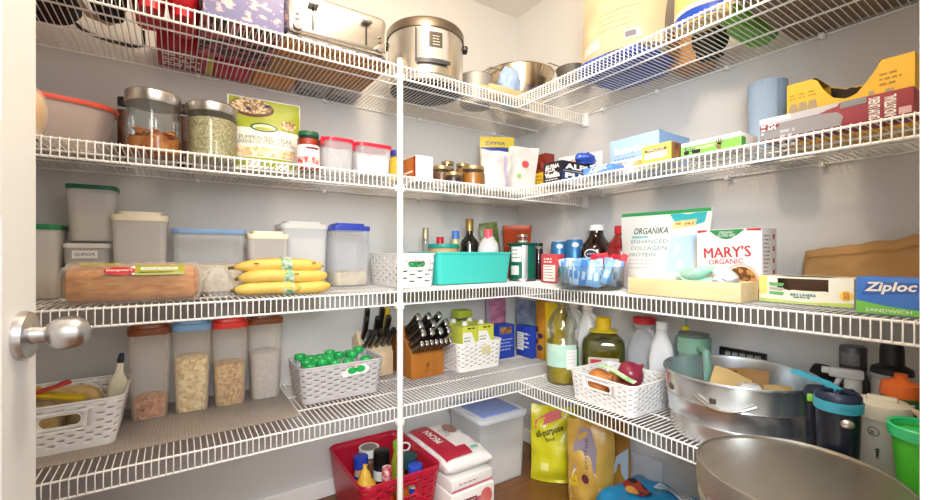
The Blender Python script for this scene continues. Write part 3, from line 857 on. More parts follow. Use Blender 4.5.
# preserves
HONEY = mat('amber_honey', '#a86722', .25, c2='#bd7c30', scale=10, mixw=.3); JAM = mat('dark_jam', '#3f1a26', .3); GOLD = mat('gold_lid', '#c2a879', .35, .8)
jar('preserve_jar', 'small jar of brown preserve between the white carton and the dark jam', 'jar', fcyl('L', 431, 452, .27, 2, 167), GOLD, mat('brown_preserve', '#7a4a2c', .3), .85, .014, 'preserve jars')
jar('preserve_jar', 'squat jar of dark purple jam in front of the amber jar', 'jar', fcyl('L', 445, 462, .36, 2, 173), GOLD, JAM, .9, .012, 'preserve jars')
jar('preserve_jar', 'largest amber jar, beside the clear zip bag', 'jar', fcyl('L', 461, 485, .33, 2, 167), GOLD, HONEY, .92, .015, 'preserve jars')
jar('preserve_jar', 'jar with a dull gold lid standing at the wall behind the brown preserve', 'jar', fcyl('L', 441, 454, .11, 2, 162), GOLD, mat('brown_preserve'), .85, .013, 'preserve jars')
jar('preserve_jar', 'amber jar with a gold lid standing at the wall behind the largest amber jar', 'jar', fcyl('L', 456, 469, .15, 2, 164), GOLD, HONEY, .9, .013, 'preserve jars')
# bags in the corner
x, y = LX(497, .20), -.20
w, hh = .150, ZP(x, y, 137) - z2
P = Pouch(w, hh, .03, .96, .05, .003, 9)
t = thing('freezer_bag_pack', 'yellow and blue printed pack standing behind the clear bag of white sugar', 'pack', (x, y, z2), -.45)
b = B(); P.build(b); mk('pack', b, mat('yellow_pack', '#dcc23a', .4), t); f_ = P.F()
decal('blue_panel', t, mat('royal_blue', '#1d3f9b', .4), f_, [('r', -w * .48, hh * .60, w * .32, hh * .82)], .0014)
decal('teal_panel', t, mat('teal_print', '#2f8f9b', .4), f_, [('r', -w * .48, hh * .46, w * .30, hh * .60)], .0014)
text('ZIPPER', .02, f_, -w * .06, hh * .89, mat('royal_blue'), t, width=w * .6, o=.002)
x, y = LX(500, .30), -.30
def clearbag(p, t_, tpx, w, seed, lab, redpatch, rz, lean):
    x, y = LX(p, t_), -t_
    h = ZP(x, y, tpx) - z2
    P = Pouch(w, h, .05, .92, .10, .012, seed, lean)
    t = thing('sugar_bag', lab, 'bag', (x, y, z2), rz, rot=(0, .10 if redpatch else .04, rz))
    b = B(); P.build(b); mk('film', b, sheer('bag_film', '#e6e3e0', .35, .2, bump=.8, bscale=30), t)
    Q = Pouch(w * .92, h * .72, .044, .95, .10, .006, seed, lean)
    b = B(); Q.build(b); mk('contents', b, mat('white_sugar', '#dedad6', .8), t)
    f_ = P.F()
    if redpatch:
        decal('red_print', t, mat('red_flower', '#d84a4a', .5), f_, [('e', w * .08, h * .62, w * .13, h * .08)], .002)
        decal('green_print', t, mat('green_leaf', '#8bb45a', .5), f_, [('e', -w * .12, h * .36, w * .08, h * .05)], .002)
    else:
        decal('lilac_stripe', t, mat('lilac_print', '#b9a6d6', .5), f_, [('r', w * .26, h * .05, w * .34, h * .9)], .002)
        decal('pink_print', t, mat('pink_flower', '#e9b9c4', .5), f_, [('e', w * .05, h * .76, w * .12, h * .06)], .002)
clearbag(496, .33, 150, .125, 14, 'clear zip bag of white sugar with a lilac stripe, next to the largest amber jar', False, -.25, .10)
clearbag(520, .32, 146, .120, 19, 'clear bag with red flower print leaning towards the sugar bag with the lilac stripe', True, -.62, .10)
# ================================================================== second shelf, shorter wall
f = fbox('R', 529, 546, .17, .05, 2, 155)
t, w, h = carton('snack_box', 'narrow red and yellow snack box behind the lip in the corner', 'box', f, .05, mat('brown_red_card', '#7c2418', .5))
decal('yellow_panel', t, mat('bright_yellow', '#e3bf2b', .5), front(-.025), [('r', -w * .3, 0.002, w * .49, h * .55)])
decal('food_picture', t, mat('chili_print', '#b8452a', .5, c2='#5f1a14', scale=60, mixw=.1), front(-.025), [('r', -w * .4, h * .58, w * .45, h * .85)])
inkbars('print', t, mat('red_ink', '#b63a22', .6), front(-.025), -w * .2, w * .4, h * .45, 5, .016, .004, 6, .0010)
P = Pouch(.19, .155, .05, .95, .06, .004, 22)
t = thing('white_pouch', 'plain white pouch standing behind the black carton', 'pouch', (-.085, -.485, z2), -PI / 2 + .25)
b = B(); P.build(b); mk('pouch', b, mat('matt_white_film', '#e9e6e4', .45), t)
decal('red_mark', t, mat('faded_red', '#d9a79a', .5), P.F(), [('e', -.02, .13, .022, .010)], .0016)
f = fbox('R', 543, 562, .33, .22, 2, 162)
NAVY = mat('near_black_card', '#1a1624', .4)
t, w, h = carton('powder_box', 'black carton with white capital letters beside the blue sandwich bag box', 'box', f, .22, NAVY)
fn, fs = front(-.11), side_p(w / 2)
text('ALPHA', .02, fn, 0, h * .80, PAPER, t, width=w * .74, bold=.03); text('PLUS', .02, fn, -w * .1, h * .66, PAPER, t, width=w * .5, bold=.03)
text('Vanilla', .024, fn, 0, h * .42, PAPER, t, width=w * .78, bold=.05); inkbars('print', t, PAPER, fn, -w * .36, w * .36, h * .2, 2, .012, .003, 3)
text('ALPHA', .04, fs, .0, h * .76, PAPER, t, width=.19, bold=.04, hgt=h * .24)
text('PLUS', .04, fs, -.02, h * .36, PAPER, t, width=.15, bold=.04, hgt=h * .24)
decal('white_line', t, PAPER, fs, [('r', -.105, h * .555, .105, h * .57)])
decal('navy_panel', t, mat('navy_print', '#1c3a6b', .4), fs, [('r', -.108, h * .02, .108, h * .54)], .0003)
f = fbox('R', 583, 612, .37, .06, 2, 166)
ZBLUE = mat('sandwich_blue', '#5b8ed6', .4)
t, w, h = carton('sandwich_bag_box', 'small blue sandwich bag box between the black carton and the pale blue box', 'box', f, .06, ZBLUE)
text('Ziploc', .03, front(-.03), .004, h * .66, PAPER, t, width=w * .62, bold=.02, shear=.2, rot=.05)
decal('swirl', t, mat('swirl_blue', '#86aee6', .4), front(-.03), [('e', -w * .12, h * .25, w * .3, h * .12)])
b = B(); vs = blob(b, .17, .07, .045, 51, .18, 18, .4, .5); crumple(vs, .012, 26, 6, .004)
solo('chip_bag', b, mat('shiny_blue_film', '#2146b4', .2, c2='#4a72d8', scale=14, mixw=.2), 'crumpled shiny blue bag lying on the black carton', 'bag', (-.165, -.585, base(2) + f[3] * 0 + fbox('R', 543, 562, .33, .22, 2, 162)[3]), .55)
f = fbox('R', 610, 659, .285, .165, 2, 136)
PALE = mat('pale_blue_card', '#9dbbe4', .45)
t, w, h = carton('supplement_box', 'large pale blue and white box behind the yellow-green carton', 'box', f, .165, PALE)
fn = front(-.0825)
decal('white_panel', t, PAPER, fn, [('r', -w * .497, .001, w * .497, h * .40)])
text('Restoralax', .03, fn, -w * .08, h * .66, PAPER, t, width=w * .62, bold=.03)
inkbars('print', t, mat('mid_blue_ink', '#6f8fc4', .5), fn, -w * .4, w * .2, h * .55, 2, .016, .005, 4)
inkbars('small_print', t, mat('grey_ink2', '#8d8f98', .5), fn, -w * .38, -w * .05, h * .28, 1, .012, .008, 2, .0010)
decal('orange_print', t, mat('peach_print', '#eeb876', .5), fn, [('e', w * .1, h * .2, w * .12, h * .12)], .0010)
decal('darker_side', t, mat('side_blue', '#93b2de', .45), side_p(w / 2), [('r', -.0815, .001, .0815, h - .001)], .0004, 'deeper blue side')
decal('tape_tab', t, mat('tab_dark', '#2d3a55', .4), topf(h), [('r', w * .42, -.08, w * .5, -.06)], .0008)
f = fbox('R', 642, 671, .372, .055, 2, 144)
YG = mat('yellow_green_card', '#d3dd58', .5)
t, w, h = carton('wafer_box', 'small yellow-green carton with a brown name band in front of the pale blue box', 'box', f, .055, YG)
fn = front(-.0275)
decal('brown_band', t, mat('band_brown', '#6d4a2e', .5), fn, [('r', -w * .40, h * .60, w * .36, h * .76)])
text('MARQUISE', .01, fn, -w * .02, h * .68, PAPER, t, width=w * .6)
decal('pale_panel', t, mat('pale_panel', '#dedcd6', .5), fn, [('r', -w * .4, h * .2, w * .36, h * .55)])
decal('picture_side', t, mat('brown_picture', '#5a2f17', .4, c2='#a8743c', scale=40, mixw=.15), side_p(w / 2), [('r', -.0265, .001, .0265, h - .001)])
f = fbox('R', 681, 741, .362, .085, 2, 138)
t, w, h = carton('glove_box', 'green and white disposable glove box with a printed brown hand', 'box', f, .085, PAPER)
fn = front(-.0425); GLOVEG = mat('glove_green', '#7fc851', .5)
decal('green_panel', t, GLOVEG, fn, [('p', [(-w * .498, .001), (w * .498, .001), (w * .498, h * .72), (w * .1, h * .68), (-w * .498, h * .70)])])
decal('pale_stripe', t, mat('pale_green_print', '#b9e39a', .5), fn, [('p', [(-w * .45, h * .34), (w * .1, h * .40), (w * .1, h * .56), (-w * .45, h * .52)])], .0010)
text('Biolex', .02, fn, -w * .33, h * .46, INK, t, width=w * .2, bold=.02); inkbars('print', t, INK, fn, -w * .44, -w * .1, h * .12, 1, .01, .010, 4, .0012)
decal('green_side', t, mat('deep_green_print', '#4fae3a', .5), side_p(w / 2), [('r', -.042, .001, -.02, h * .72)])
b = B(); hx, hz_ = w * .16, h * .40                     # printed hand
fnh = front(-.0425)
def fing(x0, z0, x1, z1, r): 
    n = Vector((-(z1 - z0), 0, x1 - x0)).normalized() * r; d_ = Vector((x1 - x0, 0, z1 - z0)).normalized() * r * .6
    pts = [(x0 + n.x, z0 + n.z), (x0 - n.x, z0 - n.z), (x1 - n.x, z1 - n.z), (x1 - n.x * .5 + d_.x, z1 - n.z * .5 + d_.z), (x1 + n.x * .5 + d_.x, z1 + n.z * .5 + d_.z), (x1 + n.x, z1 + n.z)]
    b.faces.new([b.verts.new(fnh(x, z, .0013)) for x, z in pts])
q = h / 60
fing(hx, h * .02, hx + 2 * q, h * .50, 7.5 * q)
for a, L_ in ((-.34, 20), (-.1, 24), (.12, 23), (.34, 18)): fing(hx + q * (2 + a * 18), h * .44, hx + q * (2 + a * 18 + L_ * math.sin(a) * 1.1), h * .44 + q * L_ * math.cos(a), 2.4 * q)
fing(hx - 5 * q, h * .24, hx - 16 * q, h * .50, 2.4 * q)
mk('hand_picture', b, mat('hand_brown', '#7d6a4c', .5), t)
# paper towel roll
loc, rz, r, h = fcyl('R', 747, 788, .115, 2, 84)
t = thing('paper_towel_roll', 'pale blue paper towel roll standing behind the dark red carton', 'paper towel', loc, rz)
TOW = mat('blue_towel', '#9fb6cf', .85, bump=.15, bscale=150)
b = B(); lathe(b, [(.018, .001), (r, 0), (r, h), (.018, h - .001), (.018, .001)], 40); mk('roll', b, TOW, t)
b = B(); lathe(b, [(.0185, 0), (.0185, h + .0005), (.0165, h + .0005), (.0165, 0)], 24); mk('core', b, CARD, t)
b = B(); grid(b, lambda u, v: cyl(r)(-.01 + .03 * u, h * v, .0015 + .002 * u), 4, 1); mk('loose_edge', b, TOW, t)
# yellow carton with a torn opening
f = fbox('R', 787, 915, .262, .09, 2, 70)
loc, rz, w, h = f
YEL = mat('yellow_carton', '#e3b52d', .5)
t = thing('light_bulb_carton', 'yellow carton torn open along its top, behind the dark red carton', 'box', loc, rz)
b = B(); d = .09; N = 22
def rim_(u, s__=1):
    k = (u - .264) / .486
    return h - (h * (.42 if s__ else .10) * math.sin(PI * k) ** .7 + .004 * nz((u * 40, 0, 0), 1, 2) if 0 < k < 1 else 0)
for y, sgn in ((-d / 2, 1), (d / 2, 0)):
    lo = [b.verts.new((-w / 2 + w * i / N, y, 0)) for i in range(N + 1)]
    hi = [b.verts.new((-w / 2 + w * i / N, y, rim_(i / N, sgn))) for i in range(N + 1)]
    for i in range(N): b.faces.new((lo[i], lo[i + 1], hi[i + 1], hi[i]))
for x in (-w / 2, w / 2): b.faces.new([b.verts.new(p) for p in ((x, -d / 2, 0), (x, d / 2, 0), (x, d / 2, h), (x, -d / 2, h))])
b.faces.new([b.verts.new(p) for p in ((-w / 2, -d / 2, 0), (w / 2, -d / 2, 0), (w / 2, d / 2, 0), (-w / 2, d / 2, 0))])
for xa, xb in ((-w / 2, -w * .236), (w * .25, w / 2)): b.faces.new([b.verts.new(p) for p in ((xa, -d / 2, h), (xb, -d / 2, h), (xb, d / 2, h), (xa, d / 2, h))])
mk('carton', b, YEL, t, smooth=False)
b = B(); grid(b, lambda u, v: Vector((w * (-.228 + .47 * u), d / 2 - .002, h * .5 + (rim_(.272 + .47 * u, 0) - h * .5 - .002) * v)), 20, 1); mk('inner_wall', b, mat('shaded_inside', '#33241a', .8), t, smooth=False)  # brown card inside, its shade painted into the dark colour
b = B(); box(b, w * .04, .0, h * .02, w * .40, d * .86, h * .50); mk('liner', b, mat('shaded_inside', '#33241a', .8), t)  # not a real liner: dark block added for the shade inside
fn = front(-d / 2)
for k in range(3):
    xx = -w * .44 + k * w * .085
    b = B(); grid(b, lambda u, v: fn(xx + (.0055 + .003 * math.sin(v * PI)) * (u * 2 - 1), h * (.46 + .22 * v), .0006), 4, 6); mk('bulb_picture', b, mat('bulb_print', '#a3926f', .5), t)
    inkbars('print', t, mat('ochre_ink', '#a98426', .6), fn, xx - .007, xx + .007, h * .80, 2, .008, .003, k, .0008)
inkbars('print', t, mat('ochre_ink'), fn, w * .26, w * .42, h * .78, 3, .010, .004, 12)
decal('grey_mark', t, mat('bulb_print'), fn, [('r', w * .30, h * .45, w * .36, h * .58)])
decal('grey_mark', t, mat('bulb_print'), fn, [('r', w * .18, h * .50, w * .22, h * .60)])
# dark red carton of drum liners
f = fbox('R', 760, 914, .372, .075, 2, 105)
DRED = mat('dark_red_carton', '#8f2f3a', .5)
t, w, h = carton('bin_liner_carton', 'long dark red and grey carton with vertical white capitals at the door end', 'box', f, .075, DRED)
fn = front(-.0375)
decal('grey_panel', t, mat('grey_panel', '#8d8a8c', .5), fn, [('p', [(-w * .499, .002), (w * .08, .002), (w * .10, h * .40), (w * .06, h * .62), (-w * .04, h * .68), (-w * .499, h * .66)])])
decal('light_panel', t, mat('light_grey_panel', '#b9b6b9', .5), fn, [('p', [(-w * .499, h * .66), (-w * .06, h * .70), (0, h * .80), (w * .06, h * .86), (w * .08, h * .998), (-w * .18, h * .998), (-w * .499, h * .94)])], .0008)
decal('dark_panel', t, mat('mid_grey_panel', '#7f8084', .5), fn, [('p', [(w * .08, h * .72), (w * .24, h * .74), (w * .24, h * .998), (w * .08, h * .998)])], .0009)
decal('white_corner', t, PAPER, fn, [('p', [(-w * .499, h * .78), (-w * .26, h * .80), (-w * .26, h * .998), (-w * .499, h * .998)])], .0012)
decal('red_tag', t, DRED, fn, [('p', [(-w * .495, h * .46), (-w * .36, h * .50), (-w * .34, h * .62), (-w * .38, h * .72), (-w * .495, h * .70)])], .0014)
text('55', .02, fn, -w * .40, h * .60, PAPER, t, width=.016, rot=PI / 2, o=.0022, bold=.03); inkbars('print', t, PAPER, fn, -w * .485, -w * .45, h * .60, 3, .008, .004, 3, .0022)
text('DRUM LINERS', .03, fn, w * .285, h * .46, PAPER, t, width=h * .84, rot=PI / 2, bold=.02, hgt=.016)
text('INDUSTRIAL', .03, fn, w * .375, h * .44, PAPER, t, width=h * .80, rot=PI / 2, bold=.02, hgt=.016)
decal('print_block', t, mat('pale_red_print', '#c9a3a6', .5), fn, [('r', w * .42, h * .04, w * .488, h * .30)])
inkbars('skyline_print', t, mat('pale_grey_print', '#b5b3b4', .5), fn, -w * .34, -w * .22, h * .22, 4, .010, .006, 13, .0010)
# ================================================================== third shelf, long wall
z3 = base(3)
CRL = mat('cream_lid', '#efe3c6', .4); WHL = mat('white_lid', '#f3efe8', .4); BLL = mat('blue_lid', '#7da3d4', .4); RBL = mat('royal_lid', '#3a4fc0', .35)
GRL = mat('green_container_lid', '#1c7a4e', .4)
OAT = mat('rolled_oats', '#e3d6b8', .9, c2='#c9b48c', scale=110, mixw=.2, kind='voronoi'); FLO = mat('white_flour', '#f6f4f2', .8); QUI = mat('quinoa_grain', '#cfc5b2', .9, c2='#b9ab92', scale=160, mixw=.2)
tub('food_container', 'tall plastic container with a green lid at the door end of the third shelf', 'food container', fbox('L', 9, 59, .205, .13, 3, 221), .13, FROST, GRL, QUI, .5, lidh=.014, rad=.02, step=False)
f = fbox('L', 60.5, 110, .175, .11, 3, 241)
t, w, h = tub('food_container', 'lower container of the stack, with a white lid and a small grain label', 'food container', f, .11, FROST, WHL, QUI, .8, lidh=.012, rad=.018, step=False)
fn = front(-.11 / 2 * .95)
decal('name_label', t, PAPER, fn, [('r', -w * .28, h * .69, w * .24, h * .83)], .0035); text('QUINOA', .012, fn, -w * .02, h * .76, INK, t, width=w * .42, o=.0043)
top = f[0][2] + h
f2 = fbox('L', 63, 116.5, .172, .11, 3, 182, z0=top)
tub('food_container', 'container with a green lid stacked on the container with the white lid', 'food container', f2, .105, FROST, mat('dark_green_lid', '#12614a', .35), mat('white_rice', '#e9e3d6', .85, c2='#d6cbb4', scale=180, mixw=.2), .50, lidh=.012, rad=.022, step=False)
tub('food_container', 'medium container with a raised cream lid behind the bread loaf', 'food container', fbox('L', 109.5, 169, .215, .12, 3, 211), .12, FROST, CRL, FLO, .35, lidh=.020, rad=.018)
tub('food_container', 'wide container of rolled oats with a blue lid behind the bread loaf', 'food container', fbox('L', 171, 247, .235, .15, 3, 227), .15, CLEARP, BLL, OAT, .46, lidh=.012, rad=.02, taper=.95, step=False)
tub('food_container', 'smaller container with a cream lid behind the bananas', 'food container', fbox('L', 248, 290, .245, .085, 3, 231), .085, FROST, CRL, mat('pinkish_flour', '#d9cdc9', .85), .6, lidh=.018, rad=.015)
tub('food_container', 'largest white lidded container of flour behind the bananas', 'food container', fbox('L', 281, 330, .150, .13, 3, 221), .13, FROSTW, WHL, FLO, .8, lidh=.020, rad=.02)
tub('food_container', 'clear container with a royal blue lid and a little oats at the bottom', 'food container', fbox('L', 333.5, 371.5, .20, .13, 3, 223), .13, CLEARP, RBL, OAT, .24, lidh=.020, rad=.018, taper=.93)
# bread loaf in a printed bag
xa, xb = LX(60, .375), LX(203, .375); L_ = xb - xa; xm = (xa + xb) / 2
hb = ZP(xm, -.375, 263) - z3
t = thing('bread_loaf', 'sliced brown bread loaf in a clear printed bag on the third shelf', 'bread', (xm, -.375, z3), -.05)
CRUST = mat('bread_crust', '#a9662e', .75, c2='#d39d5e', scale=9, mixw=.22, kind='noise', stretch=(3.5, 7, 12), bump=.2, bscale=40)
def loafring(x, k, a=1.0):
    out = []
    for i in range(24):
        q = 2 * PI * i / 24; c, s_ = math.cos(q), math.sin(q)
        y = abs(c) ** .55 * (1 if c > 0 else -1) * .054 * k
        zz = abs(s_) ** .6 * (1 if s_ > 0 else -1)
        z = hb * (.48 + .46 * zz * k) + (.004 * math.cos(y * 120) if zz > .5 else 0)
        out.append((x, y * a, z))
    return out
b = B(); N = 46; rings = []
for i in range(N + 1):
    u = i / N; k = min(1, (math.sin(PI * u) * 7) ** .4 if 0 < u < 1 else 0) * .97 + .001
    k *= 1 - .012 * (i % 2)
    rings.append(loafring(-L_ * .47 + L_ * .94 * u, max(k, .5)))
loops(b, rings); mk('loaf', b, CRUST, t)
b = B(); rings = []
for i in range(N + 1):
    u = i / N; k = min(1, (math.sin(PI * u) * 8) ** .35 if 0 < u < 1 else 0)
    rings.append([(p[0], p[1] * 1.05 + .002 * nz(p, 60, 3), max(.0005, p[2] * 1.03 + .003 * nz(p, 45, 5))) for p in loafring(-L_ * .5 + L_ * u, max(k, .35), 1.05)])
loops(b, rings); wrap = mk('wrapper', b, FILM, t)
def loafF(x, s, o=0):                                    # s runs up the front and over the top
    ring = loafring(x, .97, 1.0)
    a = PI * 1.5 - (PI * .5) * 0 - s
    q = PI + PI * .25 * 0 - s                            # s = 0 at the front, PI/2 on top
    c, s_ = math.cos(q), math.sin(-q) if False else math.sin(s)
    y = -abs(math.cos(s)) ** .55 * .054 * 1.08; zz = abs(s_) ** .6 * (1 if s_ > 0 else -1)
    return Vector((x, y - o * math.cos(s) - .002, hb * (.48 + .485 * zz) + .003 + o * abs(s_)))
RB = mat('bread_red', '#c3202b', .35); GB = mat('bread_green', '#a3a832', .35)
decal('green_label', wrap, GB, loafF, [('r', L_ * .01, .22, L_ * .36, .95)], .001)
decal('red_label', wrap, RB, loafF, [('e', -L_ * .09, .50, L_ * .105, .27)], .0015)
decal('white_tail', wrap, PAPER, loafF, [('p', [(-L_ * .01, .25), (L_ * .012, .25), (L_ * .012, .9), (-L_ * .02, .75)])], .0013)
text("Dempster's", .02, loafF, -L_ * .09, .50, PAPER, wrap, width=L_ * .17, o=.0024, bold=.02, hgt=.20)
decal('white_label', wrap, PAPER, loafF, [('r', L_ * .05, .52, L_ * .31, .72)], .0016); text('WHOLE GRAINS', .012, loafF, L_ * .18, .62, INK, wrap, width=L_ * .22, o=.0024, hgt=.10)
inkbars('print', wrap, mat('dark_green_ink', '#4b5218', .6), loafF, L_ * .04, L_ * .32, .34, 1, .1, .05, 4, .0018)
decal('green_end', wrap, GB, loafF, [('r', -L_ * .36, 1.0, -L_ * .10, 1.35)], .0012)
b = B(); vs = blob(b, .06, .05, .075, 61, .30, 30, .4, .3); crumple(vs, .010, 45, 2, .003)
solo('plastic_bag', b, FILM, 'crumpled clear plastic bag between the bread loaf and the bananas', 'bag', (LX(219, .36), -.355, z3), .2)
# bananas
xa, xb = LX(234, .37), LX(328, .37); L_ = xb - xa; xm = (xa + xb) / 2
hB = ZP(xm, -.37, 259) - z3
t = thing('banana_bunch', 'bunch of ripe bananas in three layers held by printed paper bands', 'bananas', (xm, -.372, z3), -.03)
BAN = mat('banana_skin', '#e5c468', .5, c2='#d9b250', scale=12, mixw=.35); TIP = mat('banana_tip', '#5d4a22', .7); SPOT = mat('banana_bruise', '#7b5a22', .7)
def banana(x0, x1, y, z, up, r, seed):
    b = B(); pts, rs = [], []
    for i in range(17):
        u = i / 16; pts.append((x0 + (x1 - x0) * u, y + .004 * math.sin(u * 5 + seed), z + up * math.sin(PI * min(1, max(0, u))) - up * .3))
        rs.append(r * (min(1, .30 + 2.2 * u ** .7) if u < .3 else min(1, .42 + 2.6 * (1 - u) ** .8) if u > .75 else 1))
    tube(b, pts, rs, 7); o = mk('banana', b, BAN, t, sharp=2.0)
    b = B(); tube(b, [pts[0], (2 * pts[0][0] - pts[1][0], pts[0][1], pts[0][2] - .002)], [r * .3, r * .24], 6); tube(b, [pts[-1], (pts[-1][0] + .004, pts[-1][1], pts[-1][2])], [r * .26, r * .16], 6); mk('tip', b, TIP, o)
    return o
r = hB / 5.3
LV = [hB * .19, hB * .50, hB * .80]
SPEC = [(-.50, .16, -.022, 0, .004), (-.20, .50, -.014, 0, -.003), (-.46, .12, -.018, 1, .007), (-.14, .47, -.012, 1, .000), (-.50, .42, -.004, 2, .006), (-.40, .34, .028, 2, .008), (-.44, .40, .026, 0, .003), (-.42, .38, .024, 1, .004)]
for i, (a, c, y, lv, up) in enumerate(SPEC):
    banana(a * L_, c * L_, y, LV[lv], up, r * .98, i)
for x, y, lv in ((.30, -.014, 2), (-.30, -.022, 2), (.10, -.032, 1)):
    b = B(); box(b, x * L_, y - r * .93, LV[lv] + r * .35, .012, .0008, .004); mk('bruise', b, SPOT, t)
BANDM = mat('band_print', '#d8d6c2', .5, c2='#4f9a78', scale=70, mixw=.12)
for lv, y in ((0, -.017), (1, -.013), (2, .002)):
    b = B(); R = r * 1.10
    xs = L_ * (.03 if lv < 2 else .02)
    rings = [[(xs + e * .014, y + (R + .004) * math.cos(2 * PI * k / 20), LV[lv] + (.004 if lv == 2 else .0) + R * math.sin(2 * PI * k / 20)) for k in range(20)] for e in (-1, 1)]
    loops(b, rings, False, False); mk('paper_band', b, BANDM, t)
# small white basket
loc, rz, w, h = fbox('L', 398, 437, .372, .26, 3, 254)
WBK = mat('white_basket', '#f4f3f1', .4)
basket('storage_basket', 'small white slotted basket in front of the turquoise bin', 'basket', (loc[0], -.372 + .13, z3), 0, w * .92, .235, w, .26, h, WBK, .022, ('front',), hw=.034, hz=(.58, .82), pitch=.030, rows=4, gap=.60)
GPK = mat('green_packet', '#1f9350', .45, c2='#cfe6d6', scale=30, mixw=.04, mid=.62)
for i in range(3):
    b = B(); box(b, 0, 0, 0, w * .25, .02, h * .74, .004)
    solo('seasoning_packet', b, GPK, ('green and white packet seen through the handle hole, nearest the white pole', 'green and white packet in the middle behind the basket handle hole', 'green and white packet seen through the handle hole, nearest the turquoise bin')[i], 'packet', (loc[0] + (i - 1) * w * .27, -.325, z3 + .002), .25 * (i - 1), 'packets in the small white basket')
# turquoise bin and what stands in it
loc, rz, w, h = fbox('L', 438, 513, .352, .25, 3, 252)
TURQ = mat('turquoise_plastic', '#43c9bf', .35)
t = thing('storage_bin', 'turquoise open plastic bin full of bottles on the third shelf', 'bin', (loc[0], -.352 + .128, z3), 0)
b = B(); loft(b, [(0, w * .46, .110, .015), (.003, w * .47, .114, .018), (h - .008, w * .495, .124, .018), (h - .006, w * .505, .128, .02), (h, w * .505, .128, .02), (h, w * .49, .122, .018), (.006, w * .465, .112, .016), (.005, w * .46, .11, .015)]); mk('bin', b, TURQ, t)
zb = z3 + .0055
loc, rz, r, hh = fcyl('L', 420, 431, .150, 3, 228, z0=zb)
bottle('spice_bottle', 'slim clear spice bottle with a steel cap in the turquoise bin nearest the pole', 'bottle', loc, bprof(.013, hh * .9, .010, .01, .08), GLASS, cprof(.0125, hh * .78, hh), mat('pale_gold', '#b9ad8a', .35, .7), [(0, .003), (.011, .003), (.011, hh * .5), (0, hh * .5)], mat('pale_spice', '#d9d2c0', .8), rz=rz)
loc, rz, r, hh = fcyl('L', 434, 446, .135, 3, 237, z0=zb)
bottle('sauce_bottle', 'bottle with a red cap in the turquoise bin', 'bottle', loc, bprof(.022, hh * .9, .014, .01, .2), mat('white_bottle', '#e9e6df', .4), cprof(.0155, hh * .84, hh), mat('red_cap', '#c8202f', .4), rz=rz)
loc, rz, r, hh = fcyl('L', 428, 459, .215, 3, 244, z0=zb)
t = thing('spread_tub', 'round tub with a teal lid standing high in the turquoise bin', 'tub', loc, rz)
b = B(); lathe(b, [(0, 0), (r * .9, 0), (r * .97, hh * .9), (0, hh * .9)], 32); mk('tub', b, mat('tan_tub', '#d2a675', .5), t)
b = B(); lathe(b, [(0, hh * .88), (r, hh * .88), (r * 1.02, hh * .9), (r, hh * .99), (r * .95, hh), (0, hh)], 32); mk('lid', b, mat('teal_lid', '#1f9a8c', .4), t)
loc, rz, r, hh = fcyl('L', 448, 463, .145, 3, 231, z0=zb)
bottle('sauce_bottle', 'pale yellow bottle with a blue cap in the turquoise bin', 'bottle', loc, bprof(.017, hh * .9, .012, .012, .3), mat('pale_yellow_bottle', '#e3e0a0', .4), cprof(.0165, hh * .84, hh), mat('sky_cap', '#4a7fd0', .4), rz=rz)
loc, rz, r, hh = fcyl('L', 460, 479, .195, 3, 219, z0=zb)
t = bottle('oil_bottle', 'dark green glass bottle with a gold neck in the turquoise bin', 'bottle', loc, bprof(r, hh * .98, r * .36, hh * .22, .18), mat('dark_green_glass', '#11160e', .12, coat=.5), cprof(r * .44, hh * .80, hh), mat('gold_foil', '#a98d52', .35, .7), rz=rz)
decal('label', t, mat('dark_label', '#1c2536', .5), cyl(r), [('r', -r * .9, hh * .2, r * .9, hh * .45)], .0008)
loc, rz, r, hh = fcyl('L', 471, 504, .262, 3, 236, z0=zb)
t = thing('wrapped_bottle', 'clear plastic bag around a pink capped bottle, in the bin', 'bag', (loc[0] - .006, -.276, zb), rz)
b = B(); vs = blob(b, .090, .062, hh, 71, .10, 22, .4, .25); crumple(vs, .005, 40, 5, .004); mk('film', b, sheer('grey_film', '#e3e4e8', .35, .2, bump=.5, bscale=30), t)
b = B(); lathe(b, bprof(.024, hh * .9, .014, .015, .25), 20); mk('bottle', b, mat('white_bottle'), t)
b = B(); lathe(b, cprof(.018, hh * .92, hh + .026), 20); mk('cap', b, mat('pink_cap', '#e0546a', .4), t)
decal('yellow_print', t, mat('bright_yellow', '#e3bf2b', .5), cyl(.048), [('r', .005, hh * .2, .03, hh * .35)], .012)
x, y = LX(494, .125), -.135
P = Pouch(.085, ZP(x, y, 222) - zb, .03, .9, .08, .003, 75)
t = thing('spice_pouch', 'dark green printed pouch leaning at the far end of the turquoise bin', 'pouch', (x, y, zb), -.4, rot=(math.radians(-4), math.radians(-7), -.4))
b = B(); P.build(b); mk('pouch', b, mat('olive_pouch', '#6f7f35', .4, c2='#3c4a1e', scale=30, mixw=.15), t)
